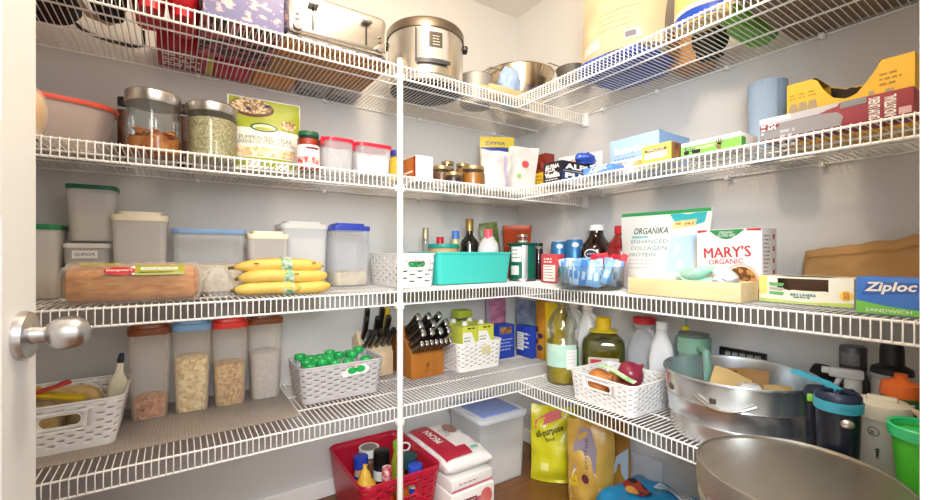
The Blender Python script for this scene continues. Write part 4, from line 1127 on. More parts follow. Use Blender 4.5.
# tins and jars in the corner
x, y = -.215, -.285
hh = ZP(x, y, 243) - z3; r = .056
t = thing('tea_tin', 'green tin with a wide flat lid in the corner of the third shelf', 'tin', (x, y, z3), -.7)
b = B(); lathe(b, [(0, 0), (r, 0), (r, hh * .95), (0, hh * .95)], 36); mk('tin', b, mat('deep_green_tin', '#0f6a55', .35), t)
b = B(); lathe(b, [(0, hh * .94), (r * 1.22, hh * .95), (r * 1.25, hh * .97), (r * 1.18, hh), (0, hh)], 36); mk('lid', b, mat('teal_dark_lid', '#2d6a66', .3, .4), t)
fn = cyl(r)
decal('silver_strip', t, mat('silver_strip', '#d5dbdb', .25, .8), fn, [('r', -r * .05, .004, r * .35, hh * .93)], .0012)
decal('paper_label', t, PAPER, fn, [('r', -r * .95, hh * .50, -r * .1, hh * .90)], .0010); decal('paper_label', t, PAPER, fn, [('r', -r * 1.0, hh * .16, -r * .3, hh * .40)], .0010)
inkbars('print', t, mat('green_ink', '#5f8f80', .5), fn, -r * .9, -r * .2, hh * .8, 3, .016, .004, 5, .0016)
b = B(); lathe(b, [(0, 0), (r * 1.03, 0), (r * 1.03, .008), (r, .010)], 32); mk('base_ring', b, STEEL, t)
jar('spice_jar', 'little clear jar with a silver lid standing on the green tin', 'jar', ((x, y, z3 + hh), 0, .022, .036), STEEL, mat('pale_spice'), .4, .012)
tub('food_tub', 'orange plastic tub with an orange lid behind the green tin', 'tub', ((-.105, -.125, z3), -.75, .135, ZP(-.105, -.125, 224) - z3), .11, mat('orange_tub', '#b5431c', .4), mat('orange_lid', '#cc4f16', .4), lidh=.020, rad=.012, taper=.9, step=False)
jar('spice_jar', 'dark jar squeezed between the green tin and the red carton', 'jar', fcyl('R', 534, 543, .10, 3, 243), BLACK, mat('dark_jam'), .9, .014)
# ================================================================== third shelf, shorter wall
f = fbox('R', 541, 557, .235, .04, 3, 254)
t, w, h = carton('cracker_box', 'small carton with a red top and a white panel beside the glass tray', 'box', f, .04, mat('coral_card', '#d04a52', .5))
fn = front(-.02); decal('white_panel', t, PAPER, fn, [('r', -w * .34, h * .06, w * .40, h * .62)]); inkbars('print', t, mat('red_ink'), fn, -w * .28, w * .34, h * .55, 5, h * .1, .003, 3, .001); inkbars('title_print', t, PAPER, fn, -w * .3, w * .3, h * .80, 2, h * .1, .006, 7, .001)
CANB = mat('blue_can', '#3f86c4', .35, .3)
for i, (p0, p1, pt, lab) in enumerate(((551, 567, 241, 'blue and white can nearest the corner behind the glass tray'), (566, 583, 239, 'blue and white can next to the dark juice bottle'))):
    loc, rz, r, h = fcyl('R', p0, p1, .075, 3, pt)
    t = thing('drink_can', lab, 'can', loc, rz, 'blue cans behind the glass tray')
    b = B(); lathe(b, [(0, .002), (r * .8, 0), (r, .008), (r, h - .010), (r * .86, h - .002), (r * .86, h), (r * .8, h), (r * .78, h - .004), (0, h - .004)], 28); mk('can', b, CANB, t)
    decal('white_flower', t, PAPER, cyl(r), [('e', r * .1, h * .86, r * .42, r * .3)], .0008); decal('white_band', t, PAPER, cyl(r), [('r', -r * 1.4, h * .2, r * 1.4, h * .55)], .0008)
    b = B(); lathe(b, [(r * .78, h - .004), (r * .87, h), (r * .9, h - .002)], 28); mk('rim', b, PAPER, t)
loc, rz, r, h = fcyl('R', 580, 613, .075, 3, 225)
t = bottle('juice_bottle', 'dark brown juice bottle with a white cap behind the glass tray', 'bottle', loc, bprof(r, h * .93, r * .42, h * .06, .34), mat('dark_juice', '#22100d', .12, coat=.5), cprof(r * .47, h * .90, h), PAPER, rz=rz)
fn = cyl(r)
decal('label_ring', t, PAPER, fn, [('l', -r * .35, h * .50, r * .44, r * .30, .004)], .0010); decal('label', t, mat('navy_label', '#22304f', .5), fn, [('e', -r * .35, h * .50, r * .38, r * .24)], .0008)
text('Juice', .01, fn, -r * .35, h * .50, PAPER, t, width=r * .5, o=.0016); inkbars('barcode', t, PAPER, fn, r * .35, r * .62, h * .44, 5, .007, .004, 3, .0012)
loc, rz, r, h = fcyl('R', 606, 637, .125, 3, 226)
t = bottle('syrup_bottle', 'red syrup bottle with a red cap beside the white protein pouch', 'bottle', loc, [(0, .002), (r * .9, 0), (r, .01), (r, h * .55), (r * .92, h * .62), (r * .98, h * .66), (r * .55, h * .80), (r * .42, h * .86), (r * .42, h * .90), (0, h * .9)], mat('red_syrup', '#8d1a1a', .2, coat=.3), cprof(r * .46, h * .87, h), mat('red_cap'), rz=rz)
decal('label', t, mat('red_label', '#cf2a30', .4), cyl(r), [('r', -r * 1.4, h * .1, r * 1.4, h * .52)], .0010); decal('white_curl', t, PAPER, cyl(r), [('e', -r * .7, h * .3, r * .3, h * .14)], .0016)
# glass tray of sachets
x, y = -.315, RY(590, .315)
t = thing('glass_tray', 'round glass dish crowded with blue and white sachets', 'dish', (x, y, z3), 0)
Zq = dep(x, y); r = 34 * Zq / F / math.sqrt(1 + .292 ** 2) * .98; r = min(r, .108)
b = B(); lathe(b, [(0, 0), (r * .90, 0), (r * .96, .004), (r, .012), (r, .072), (r * .99, .074), (r * .97, .072), (r * .965, .012), (r * .93, .007), (0, .006)], 48); mk('dish', b, GLASS, t)
rnd = random.Random(11)
SB = [mat('sachet_blue', '#6f9fd0', .35), mat('sachet_pale', '#c0d2e6', .35), mat('sachet_silver', '#98adc4', .3), mat('sachet_sky', '#4a86c8', .35)]
SR = mat('sachet_red', '#c8283c', .4)
n_ = 0
cells = []
for ring_, cnt in ((.90, 24), (.68, 18), (.44, 11), (.16, 4)):
    for k in range(cnt): cells.append((ring_, 2 * PI * k / cnt + ring_))
SLB = {0: 'slim sky blue sachet standing in the glass dish', 1: 'slim white sachet standing in the glass dish', 2: 'slim silver sachet standing in the glass dish', 3: 'slim bright blue sachet standing in the glass dish', 4: 'slim red sachet standing at the back of the glass dish'}
protos = {}
for ring_, a in cells:
    q = r * .86 * ring_; px_, py_ = q * math.cos(a), q * math.sin(a)
    back = px_ * .79 + py_ * .61 > r * .1 and px_ * .61 - py_ * .79 > .0
    if px_ * .79 + py_ * .61 > r * .45 and not back: continue
    mi = 4 if back and rnd.random() < .75 else rnd.randrange(4)
    if mi not in protos:
        o = thing('sachet', SLB[mi], 'sachet', (0, 0, 0), 0, 'sachets in the glass dish')
        b = B(); loops(b, [[(-.010, -.0006, 0), (.010, -.0006, 0), (.010, .0006, 0), (-.010, .0006, 0)], [(-.010, -.003, .012), (.010, -.003, .012), (.010, .003, .012), (-.010, .003, .012)], [(-.010, -.003, .068), (.010, -.003, .068), (.010, .003, .068), (-.010, .003, .068)], [(-.010, -.0006, .082), (.010, -.0006, .082), (.010, .0006, .082), (-.010, .0006, .082)]])
        mk('packet', b, SR if mi == 4 else SB[mi], o)
        decal('print_band', o, SB[1] if mi != 1 else SB[3], front(-.003), [('r', -.006, .02, .006, .045)], .0004)
        protos[mi] = o
    else: o = copytree(protos[mi], (0, 0, 0), 0, SLB[mi], 'sachets in the glass dish')
    tilt = rnd.uniform(-.42, .42)
    o.location = (x + px_, y + py_, z3 + .0075 + abs(math.sin(tilt)) * .010 + rnd.uniform(0, .012) + (.016 if mi == 4 else 0))
    o.rotation_euler = (rnd.uniform(-.18, .18), tilt, -.65 + rnd.uniform(-.5, .5))
# protein pouch
ya, yb = RY(617, .20), RY(705, .20); w = ya - yb; xm, ym = -.185, (ya + yb) / 2
h = ZP(-.20, ym, 210) - z3
P = Pouch(w, h, .085, .84, .05, .0025, 81)
t = thing('protein_pouch', 'large white protein pouch with a green strip along its top', 'pouch', (xm, ym, z3), -PI / 2, rot=(math.radians(-5), 0, -PI / 2 + .06))
b = B(); P.build(b); mk('pouch', b, mat('white_film'), t); fn = P.F()
decal('green_strip', t, mat('strip_green', '#2f9e57', .4), fn, [('r', -w * .495, h * .955, w * .495, h * .998)], .0014)
decal('teal_panel', t, mat('bright_teal', '#35b3b8', .4), fn, [('p', [(w * .08, h * .95), (w * .46, h * .95), (w * .44, h * .83), (w * .36, h * .80), (w * .30, h * .84), (w * .16, h * .82)])], .0012)
decal('yellow_sticker', t, mat('sticker_yellow', '#e3d488', .5), fn, [('p', [(w * .13, h * .76), (w * .36, h * .79), (w * .37, h * .87), (w * .14, h * .85)])], .0022)
text('45  16.1', .01, fn, w * .25, h * .82, mat('red_ink'), t, width=w * .18, o=.003, bold=.03)
DG = mat('dark_green_ink2', '#2f5d52', .5); GB2 = mat('blue_grey_ink', '#8fa9b5', .5)
text('ORGANIKA', .03, fn, -w * .10, h * .745, DG, t, width=w * .40, o=.0018, bold=.01)
decal('teal_rule', t, mat('rule_teal', '#7fc0c0', .5), fn, [('r', -w * .32, h * .65, -w * .12, h * .68)], .0016)
for k, s_ in enumerate(('ENHANCED', 'COLLAGEN', 'PROTEIN')): text(s_, .03, fn, -w * .105 - (k == 2) * w * .06, h * (.605 - .085 * k), GB2, t, width=w * (.44 if k < 2 else .33), o=.0018, hgt=h * .05, bold=.01)
decal('glass_picture', t, mat('glass_print', '#b5cfe6', .5), fn, [('p', [(w * .12, h * .22), (w * .36, h * .22), (w * .38, h * .68), (w * .14, h * .66)])], .0045)
inkbars('small_print', t, mat('pale_print'), fn, -w * .32, w * .05, h * .36, 3, h * .05, .004, 9, .0016)
# cracker carton
f = fbox('R', 697, 762, .252, .085, 3, 229)
t, w, h = carton('cracker_box', 'white cracker carton with red capitals and a biscuit picture', 'box', f, .085, mat('carton_white', '#ece9e6', .5)); fn = front(-.0425)
RI = mat('name_red', '#c4323a', .5)
text("MARY'S", .04, fn, -w * .02, h * .665, RI, t, width=w * .72, bold=0, hgt=h * .16, rot=.05)
text("MARY'S", .04, fn, -w * .02 + .0016, h * .665, RI, t, width=w * .72, bold=0, hgt=h * .16, rot=.05, o=.0012)
text('ORGANIC', .03, fn, -w * .03, h * .525, RI, t, width=w * .54, bold=.005, hgt=h * .075, rot=.06)
decal('green_arch', t, mat('arch_green', '#2d8a50', .5), fn, [('p', [(-w * .30 + w * .56 * k / 14, h * (.992 - .14 * math.sin(PI * k / 14))) for k in range(15)])])
text('ORGANIC', .01, fn, -w * .02, h * .95, PAPER, t, width=w * .22); text('GLUTEN FREE', .01, fn, -w * .02, h * .905, PAPER, t, width=w * .28)
decal('red_corner', t, RI, fn, [('p', [(-w * .49, h * .955), (-w * .33, h * .97), (-w * .33, h * .995), (-w * .49, h * .995)])]); decal('red_corner', t, RI, fn, [('p', [(w * .28, h * .97), (w * .49, h * .96), (w * .49, h * .995), (w * .28, h * .995)])])
decal('biscuit_edge', t, mat('biscuit_ring', '#e4b58e', .5), fn, [('l', w * .20, h * .27, w * .26, w * .25, .003)])
decal('biscuit', t, mat('biscuit_print', '#c98d48', .6, c2='#6d4420', scale=110, mixw=.08, kind='voronoi'), fn, [('e', w * .21, h * .265, w * .225, w * .215)], .0010)
inkbars('print', t, mat('pink_ink', '#d08f92', .5), fn, -w * .44, -w * .15, h * .40, 4, h * .045, .003, 5)
decal('red_flag', t, RI, fn, [('p', [(w * .34, 0.004), (w * .49, .004), (w * .49, h * .16), (w * .30, h * .12)])], .0008)
fs = side_p(w / 2); inkbars('side_print', t, mat('grey_red_ink', '#a98480', .5), fs, -.034, .0, h * .88, 14, h * .055, .004, 8); inkbars('side_marks', t, RI, fs, .018, .030, h * .85, 5, h * .17, .012, 3)
# wooden tray with cloths
ya, yb = RY(628, .362), RY(741, .362); w = ya - yb
WOODT = mat('tray_wood', '#e0c08c', .5, c2='#e8cfa5', scale=10, mixw=.3, stretch=(1, 8, 8))
t = thing('wooden_tray', 'shallow pale wooden tray in front of the protein pouch', 'tray', (-.317, (ya + yb) / 2, z3), -PI / 2)
hT = .046
for nm, args in (('side', (0, -.042, .0, w, .006, hT)), ('side', (0, .042, .0, w, .006, hT)), ('end', (-w / 2 + .003, 0, 0, .006, .078, hT)), ('end', (w / 2 - .003, 0, 0, .006, .078, hT)), ('bottom', (0, 0, .001, w - .012, .078, .005))):
    b = B(); box(b, *args, .0012); mk(nm, b, WOODT, t)
MINT = mat('mint_cloth', '#a5d3bb', .85, bump=.15, bscale=90); WCL = mat('white_cloth', '#dde6e8', .85, bump=.15, bscale=90)
ty = (ya + yb) / 2
def folded(cx, w, d, h, seed, m, label, rz, n=3, z0=.006):
    t = thing('folded_cloth', label, 'cloth', (-.317, cx, z3 + z0), rz)
    for k in range(n):
        b = B(); rings = []
        for i in range(9):
            u = i / 8 * 2 - 1; kk = max(.12, (1 - abs(u) ** 2.4))
            rings.append([(u * w / 2, d / 2 * kk * math.cos(q) + .004 * math.sin(u * 3 + seed + k), h * k * .8 / n + h / n * (.55 + .62 * math.sin(q) * kk) + .010 * math.cos(u * 2.2 + seed + k)) for q in [2 * PI * j / 14 for j in range(14)]])
        vs = loops(b, rings); crumple(vs, .004, 30, seed + k)
        for v in vs: v.co.z = max(v.co.z, .0005)
        mk('fold', b, m, t)
folded(RY(697, .317), .098, .066, .085, 2, MINT, 'mint green folded cloth heaped in the wooden tray', -PI / 2 + .1)
folded(RY(726, .317), .062, .066, .078, 6, WCL, 'white folded cloth lying beside the mint cloth in the wooden tray', -PI / 2 - .1)
b = B(); box(b, 0, 0, 0, .10, .06, .050, .01); solo('napkin_pack', b, PAPER, 'stack of white napkins at the corner end of the wooden tray', 'napkins', (-.317, RY(657, .317), z3 + .0065), -PI / 2)
# bin liner box
f = fbox('R', 759, 854, .272, .095, 3, 277); loc, rz, w, h = f; d = .095
t = thing('bin_liner_box', 'white and pale green bin liner box with a torn hand hole', 'box', loc, rz)
LW = mat('liner_white', '#f3f1df', .5)
b = B(); N = 26
hole = lambda u: (h * .52) if .265 < u < .70 else h
cut = lambda u: h * (.50 + .03 * nz((u * 60, 0, 0), 1, 4)) if .22 < u < .76 else h
for y, s_ in ((-d / 2, 1), (d / 2, 0)):
    xs = [i / N for i in range(N + 1)] + [.2201, .2199, .7599, .7601]; xs = sorted(set(xs))
    lo = [b.verts.new((-w / 2 + w * u, y, 0)) for u in xs]; hi = [b.verts.new((-w / 2 + w * u, y, cut(u) if s_ else h)) for u in xs]
    for i in range(len(xs) - 1): b.faces.new((lo[i], lo[i + 1], hi[i + 1], hi[i]))
for x in (-w / 2, w / 2): b.faces.new([b.verts.new(p) for p in ((x, -d / 2, 0), (x, d / 2, 0), (x, d / 2, h), (x, -d / 2, h))])
b.faces.new([b.verts.new(p) for p in ((-w / 2, -d / 2, 0), (w / 2, -d / 2, 0), (w / 2, d / 2, 0), (-w / 2, d / 2, 0))])
for xa_, xb_, y0, y1 in ((-w / 2, -w * .28, -d / 2, d / 2), (w * .26, w / 2, -d / 2, d / 2), (-w * .28, w * .26, .012, d / 2)): b.faces.new([b.verts.new(p) for p in ((xa_, y0, h), (xb_, y0, h), (xb_, y1, h), (xa_, y1, h))])
b.faces.new([b.verts.new(p) for p in ((-w * .28, -d / 2, h), (w * .26, -d / 2, h), (w * .26, -d / 2, h * .93), (-w * .28, -d / 2, h * .93))])
mk('box', b, LW, t, smooth=False)
b = B(); box(b, 0, .012, .002, w * .96, d * .55, h * .90, .01); mk('liners', b, mat('brown_inside', '#4a2f1c', .8), t)
fn = front(-d / 2)
decal('yellow_end', t, mat('soft_yellow', '#e9dc7d', .5), fn, [('r', -w * .498, h * .3, -w * .40, h * .99)]); decal('green_foot', t, mat('soft_green', '#c3d86a', .5), fn, [('p', [(-w * .498, .001), (w * .498, .001), (w * .498, h * .16), (0, h * .08), (-w * .498, h * .14)])])
for k in range(3): decal('liner_roll_picture', t, mat('roll_green', '#66b06a', .5) if k != 1 else mat('roll_grey', '#b9b2a4', .5), fn, [('p', [(-w * .37, h * (.30 + .17 * k)), (-w * .22, h * (.28 + .17 * k)), (-w * .20, h * (.40 + .17 * k)), (-w * .38, h * (.42 + .17 * k))])], .0008 + .0003 * k)
text('BIN LINERS', .02, fn, .0, h * .34, mat('teal_ink', '#2b7f7a', .5), t, width=w * .27, bold=.03, hgt=h * .10)
inkbars('print', t, mat('teal_ink'), fn, -w * .1, w * .14, h * .22, 1, .01, .003, 2)
decal('orange_badge', t, mat('badge_yellow', '#f0d060', .5), fn, [('e', w * .43, h * .40, w * .065, h * .18)]); text('50', .02, fn, w * .43, h * .40, mat('orange_ink', '#d9762b', .5), t, width=w * .06, bold=.03, o=.0016)
# big sandwich bag box
f = fbox('R', 856, 948, .345, .07, 3, 278); BL2 = mat('box_blue', '#3f78d0', .4)
t, w, h = carton('sandwich_bag_box', 'large blue and green sandwich bag box beside the bin liner box', 'box', f, .07, BL2); fn = front(-.035)
decal('green_base', t, mat('base_green', '#74c04c', .4), fn, [('p', [(-w * .499, .001), (w * .499, .001), (w * .499, h * .20), (w * .2, h * .17), (-w * .15, h * .24), (-w * .499, h * .36)])])
decal('dark_swoosh', t, mat('swoosh_blue', '#2f5fb4', .4), fn, [('p', [(-w * .44, h * .50), (w * .18, h * .60), (w * .30, h * .88), (-w * .36, h * .86)])], .0005)
text('Ziploc', .04, fn, -w * .10, h * .72, PAPER, t, width=w * .60, bold=.03, shear=.25, hgt=h * .33, rot=.04)
text('SANDWICH', .02, fn, -w * .12, h * .11, PAPER, t, width=w * .52, hgt=h * .09)
# brown paper bag behind
ya, yb = RY(799, .10), RY(940, .10); w = ya - yb
hl = ZP(-.10, ya, 251) - z3; hr = ZP(-.10, yb, 231) - z3
t = thing('paper_bag', 'flattened brown paper bag behind the bin liner box', 'paper bag', (-.085, (ya + yb) / 2, z3), -PI / 2, rot=(math.radians(-4), 0, -PI / 2))
b = B()
def pbag(u, v, s_):
    x = (u - .5) * w + (.012 * (v - .5) if u < .1 else 0); top = hl + (hr - hl) * u
    e = min(1, min(u, 1 - u) * 12, (1 - v) * 9 + .05)
    q = (x, v * top, 0)
    return Vector((x + .006 * nz(q, 14, 2), s_ * (.018 * max(0, e) ** .5 + .001) + .006 * nz(q, 22, 3) + .003 * nz(q, 60, 5), v * top + (.006 * nz((x, 0, 0), 30, 4) * v)))
for s_ in (-1, 1): grid(b, lambda u, v: pbag(u, v, s_), 30, 14)
bmesh.ops.remove_doubles(b, verts=b.verts, dist=.0035)
mk('bag', b, mat('kraft_paper', '#c69a62', .75, c2='#b88a52', scale=5, mixw=.3, bump=.35, bscale=18), t, sharp=.5)
b = B(); grid(b, lambda u, v: pbag(.04 + .94 * u, .80 + .04 * v, -1) + Vector((0, -.0022, 0)), 30, 1); mk('fold_crease', b, mat('kraft_fold', '#ad8049', .8), t)
# ================================================================== lowest shelf, long wall
z4 = base(4); zl = SZ4
# white basket of pasta bags
xr = LX(114, .30); w0 = .204
t = basket('storage_basket', 'white slotted basket of pasta bags at the door end of the lowest shelf', 'basket', (xr - w0 / 2, -.30 + .115, zl), 0, w0, .21, w0 + .04, .245, .116, WBK, .025, ('front',), hw=.040, hz=(.54, .80), pitch=.019, rows=5)
cx, cy = xr - w0 / 2, -.185
PAST = mat('dry_pasta', '#d9a94e', .7, c2='#eccb80', scale=55, mixw=.15)
def pastabag(loc, w, d, h, seed, rz, label, m=PAST, tilt=0):
    t = thing('pasta_bag', label, 'bag', loc, rz, 'pasta bags in the white basket', rot=(0, tilt, rz))
    b = B(); blob(b, w * .9, d * .9, h * .9, seed, .12, 24, .4, .6); mk('pasta', b, m, t)
    b = B(); vs = blob(b, w, d, h, seed, .14, 24, .4, .55); crumple(vs, .005, 40, seed, .004); mk('film', b, FILM, t)
    return t
pastabag((cx - .045, cy - .045, zl + .003), .088, .085, .105, 81, .1, 'clear bag of dry pasta under the red clip in the white basket')
pastabag((cx + .05, cy - .045, zl + .003), .080, .085, .095, 82, .4, 'clear bag of pale dry pasta at the front of the white basket', mat('pale_pasta', '#dcc79a', .7, c2='#c9ae7a', scale=50, mixw=.2))
pastabag((cx - .01, cy + .050, zl + .003), .18, .075, .125, 83, -.1, 'long clear bag of golden noodles at the back of the white basket')
x, y = PW(50, 378, .60)
t = thing('bag_clip', 'long red bag clip lying across the pasta bags', 'clip', (cx - .045, cy - .06, zl + .136), .15, rot=(0, -.22, .2))
b = B(); box(b, 0, 0, 0, .125, .018, .007, .002); mk('clip', b, mat('red_clip', '#c8231c', .4), t)
b = B(); box(b, .05, 0, .006, .018, .011, .004, .001); mk('clasp', b, mat('red_clip'), t)
b = B(); vs = box(b, 0, 0, 0, .12, .03, .010, .004, seg=2)
solo('seasoning_packet', b, mat('yellow_packet', '#e9c81f', .4), 'bright yellow packet tucked under the red bag clip', 'packet', (cx - .015, cy - .055, zl + .120), .25, rot=(0, .20, -.25))
b = B(); box(b, 0, 0, 0, .05, .035, .012, .005); solo('seasoning_packet', b, mat('yellow_packet'), 'small yellow packet behind the red bag clip at the door end', 'packet', (cx - .075, cy + .01, zl + .122), .3)
t = thing('pastry_brush', 'white pastry brush with a dark tip standing in the basket corner', 'brush', (cx + .086, cy + .012, zl + .004), 0, rot=(0, math.radians(6), 0))
b = B(); loft(b, [(0, .012, .008, .006), (.06, .014, .009, .007), (.10, .022, .012, .010), (.125, .019, .010, .009), (.145, .009, .006, .005), (.172, .007, .005, .004)]); mk('head', b, mat('pale_bristle', '#e9e0c6', .6), t)
b = B(); loft(b, [(.170, .007, .005, .004), (.178, .008, .006, .004), (.195, .006, .005, .003), (.197, .002, .002, .001)]); mk('tip', b, mat('navy_tip', '#1b2233', .5), t)
# the four tall pasta keepers
BRL = mat('brown_lid', '#7a4322', .35); LBL = mat('pale_blue_lid', '#7da6cf', .4); RDL = mat('bright_red_lid', '#d8342c', .4)
KEEP = sheer('keeper_plastic', '#f1e8db', .78, .35)
def keeper(p0, p1, tf, pt, lidm, fm, frac, label, piece=None):
    d = .105
    loc, rz, w, h = fbox('L', p0, p1, tf, d, 4, pt, z0=zl)
    t = thing('pasta_keeper', label, 'food container', loc, .02)
    hb = h - .018; hx, hy = w / 2 * .95, d / 2 * .95; rad = min(hx, hy) * .55
    b = B(); loft(b, [(0, hx * .80, hy * .84, rad * .9), (.006, hx * .84, hy * .88, rad), (hb * .3, hx * .88, hy * .92, rad), (hb, hx, hy, rad)], True, False, 7); mk('body', b, KEEP, t)
    hf = hb * frac; k = lambda z: .835 + .15 * z / hb
    b = B(); loft(b, [(.004, hx * .78, hy * .82, rad * .9), (.01, hx * .81, hy * .85, rad), (hf, hx * k(hf) * .97, hy * k(hf) * .97, rad), (hf + .006, hx * k(hf) * .6, hy * .6, rad * .6)], True, True, 7); mk('contents', b, fm, t)
    if piece:
        rnd = random.Random(p0); b = B(); L, r_ = piece
        for i in range(110):
            a = rnd.uniform(0, 2 * PI); zz = rnd.uniform(.018, hf - .004)
            q = Vector((hx * k(zz) * .74 * math.cos(a), hy * k(zz) * .945 * math.sin(a), zz))
            if q.y > -hy * .25: continue
            v = Vector((rnd.uniform(-1, 1), rnd.uniform(-.08, .08), rnd.uniform(-1, 1))).normalized() * L / 2
            tube(b, [q - v, q + Vector((0, -.001, .001)), q + v], r_, 5)
        o = mk('pasta', b, fm, t); o['kind'] = 'stuff'
    b = B(); loft(b, [(hb - .012, hx * 1.03, hy * 1.03, rad), (hb - .002, hx * 1.035, hy * 1.05, rad * 1.05), (hb + .005, hx * 1.035, hy * 1.05, rad * 1.05), (hb + .007, hx * .98, hy * .98, rad)], True, True, 7)
    mk('lid', b, lidm, t)
    b = B(); loft(b, [(hb + .006, hx * .86, hy * .80, rad * .9), (hb + .015, hx * .82, hy * .76, rad * .9), (hb + .018, hx * .74, hy * .66, rad * .8)], True, True, 7)
    mk('flip_cap', b, lidm, t)
keeper(125, 172, .172, 325, BRL, mat('red_pasta', '#96490f', .7, c2='#cf8a48', scale=110, mixw=.35, kind='voronoi'), .22, 'tall pasta keeper with a brown lid beside the white pasta basket', (.022, .004))
keeper(170.5, 213, .172, 321, LBL, mat('egg_noodle', '#c9a355', .7, c2='#efdcaa', scale=100, mixw=.4, kind='voronoi'), .62, 'tall pasta keeper with a pale blue lid, two thirds full', (.020, .004))
keeper(211.5, 250, .172, 319, RDL, mat('tube_pasta', '#a97328', .7, c2='#e0b970', scale=120, mixw=.4, kind='voronoi'), .50, 'tall pasta keeper with a bright red lid, half full of tube pasta', (.026, .004))
keeper(249, 285, .168, 315, BRL, mat('grey_rice', '#cbc4bc', .85, c2='#a59d96', scale=200, mixw=.25), .58, 'tall keeper of pale rice with a brown lid beside the grey basket')
# grey basket of green capped bottles
loc, rz, w, h = fbox('L', 303, 382, .295, .22, 4, 364, z0=zl)
GBK = mat('grey_basket', '#c5c2c4', .45)
bx_, by_ = loc[0], -.295 + .092
t = basket('storage_basket', 'grey slotted basket full of green capped bottles', 'basket', (bx_, by_, zl), 0, w * .96, .158, w * 1.06, .184, h, GBK, .022, (), pitch=.022, rows=5)
GCAP = mat('green_cap', '#1fae55', .35)
decal('front_label', t, PAPER, front(-.0905), [('p', [(-.005, h * .62), (.075, h * .66), (.085, h * .80), (.07, h * .93), (.02, h * .90), (-.012, h * .72)])], .0018)
decal('green_emblem', t, GCAP, front(-.0905), [('e', .026, h * .78, .016, .011)], .0030); decal('green_emblem', t, GCAP, front(-.0905), [('e', .054, h * .80, .016, .011)], .0030); decal('red_print', t, RI, front(-.0905), [('r', .020, h * .885, .055, h * .905)], .0030)
capsz = [(72, 230), (112, 243), (130, 215), (172, 210), (205, 213), (230, 203), (282, 190), (150, 266), (192, 262), (235, 265), (275, 278), (316, 280), (330, 245), (388, 255), (184, 291), (232, 290)]
proto = None; used_ = []
for i, (X, Y) in enumerate(capsz):
    x, y = PW(270 + X / 4, 290 + Y / 4, zl + .13); used_.append([x, y])
for it in range(400):
    for i in range(len(used_)):
        for j in range(i):
            ex, ey = used_[i][0] - used_[j][0], used_[i][1] - used_[j][1]; dd = max(math.hypot(ex, ey), 1e-4)
            if dd < .0385:
                q_ = (.0386 - dd) / dd / 2
                used_[i][0] += ex * q_; used_[i][1] += ey * q_; used_[j][0] -= ex * q_; used_[j][1] -= ey * q_
        used_[i][0] = min(max(used_[i][0], bx_ - w * .48 + .021), bx_ + w * .48 - .021); used_[i][1] = min(max(used_[i][1], by_ - .057), by_ + .057)
for i, (X, Y) in enumerate(capsz):
    x, y = used_[i]
    lab = 'small clear bottle with a bright green screw cap standing in the grey basket'
    if proto is None:
        proto = thing('seasoning_bottle', lab, 'bottle', (x, y, zl + .003), 0, 'green capped bottles in the grey basket')
        b = B(); lathe(b, bprof(.0155, .112, .0125, .010, .12), 20); mk('bottle', b, CLEARP, proto)
        b = B(); lathe(b, [(0, .004), (.0135, .004), (.0135, .075), (0, .075)], 16); mk('contents', b, mat('herb_mix', '#b9b48a', .8, c2='#7d8a55', scale=80, mixw=.2), proto)
        b = B(); lathe(b, [(.0175, .108), (.0185, .112), (.0185, .123), (.0165, .128), (.012, .1282), (.0115, .1265), (0, .1265)], 20); cp = mk('cap', b, GCAP, proto)
        b = B(); lathe(b, [(.0065, .1266), (.0068, .1285), (.0085, .1285), (.0088, .1266)], 16); mk('cap_ring', b, GCAP, cp)
        o = proto
    else: o = copytree(proto, (x, y, zl + .003), i * .7, lab)
    o.scale = (1, 1, .90)
    o.location.z = zl + .004 + .010 * (i % 3 == 0); o.rotation_euler = (.03 * math.sin(i * 2.1), .03 * math.cos(i * 1.7), i)

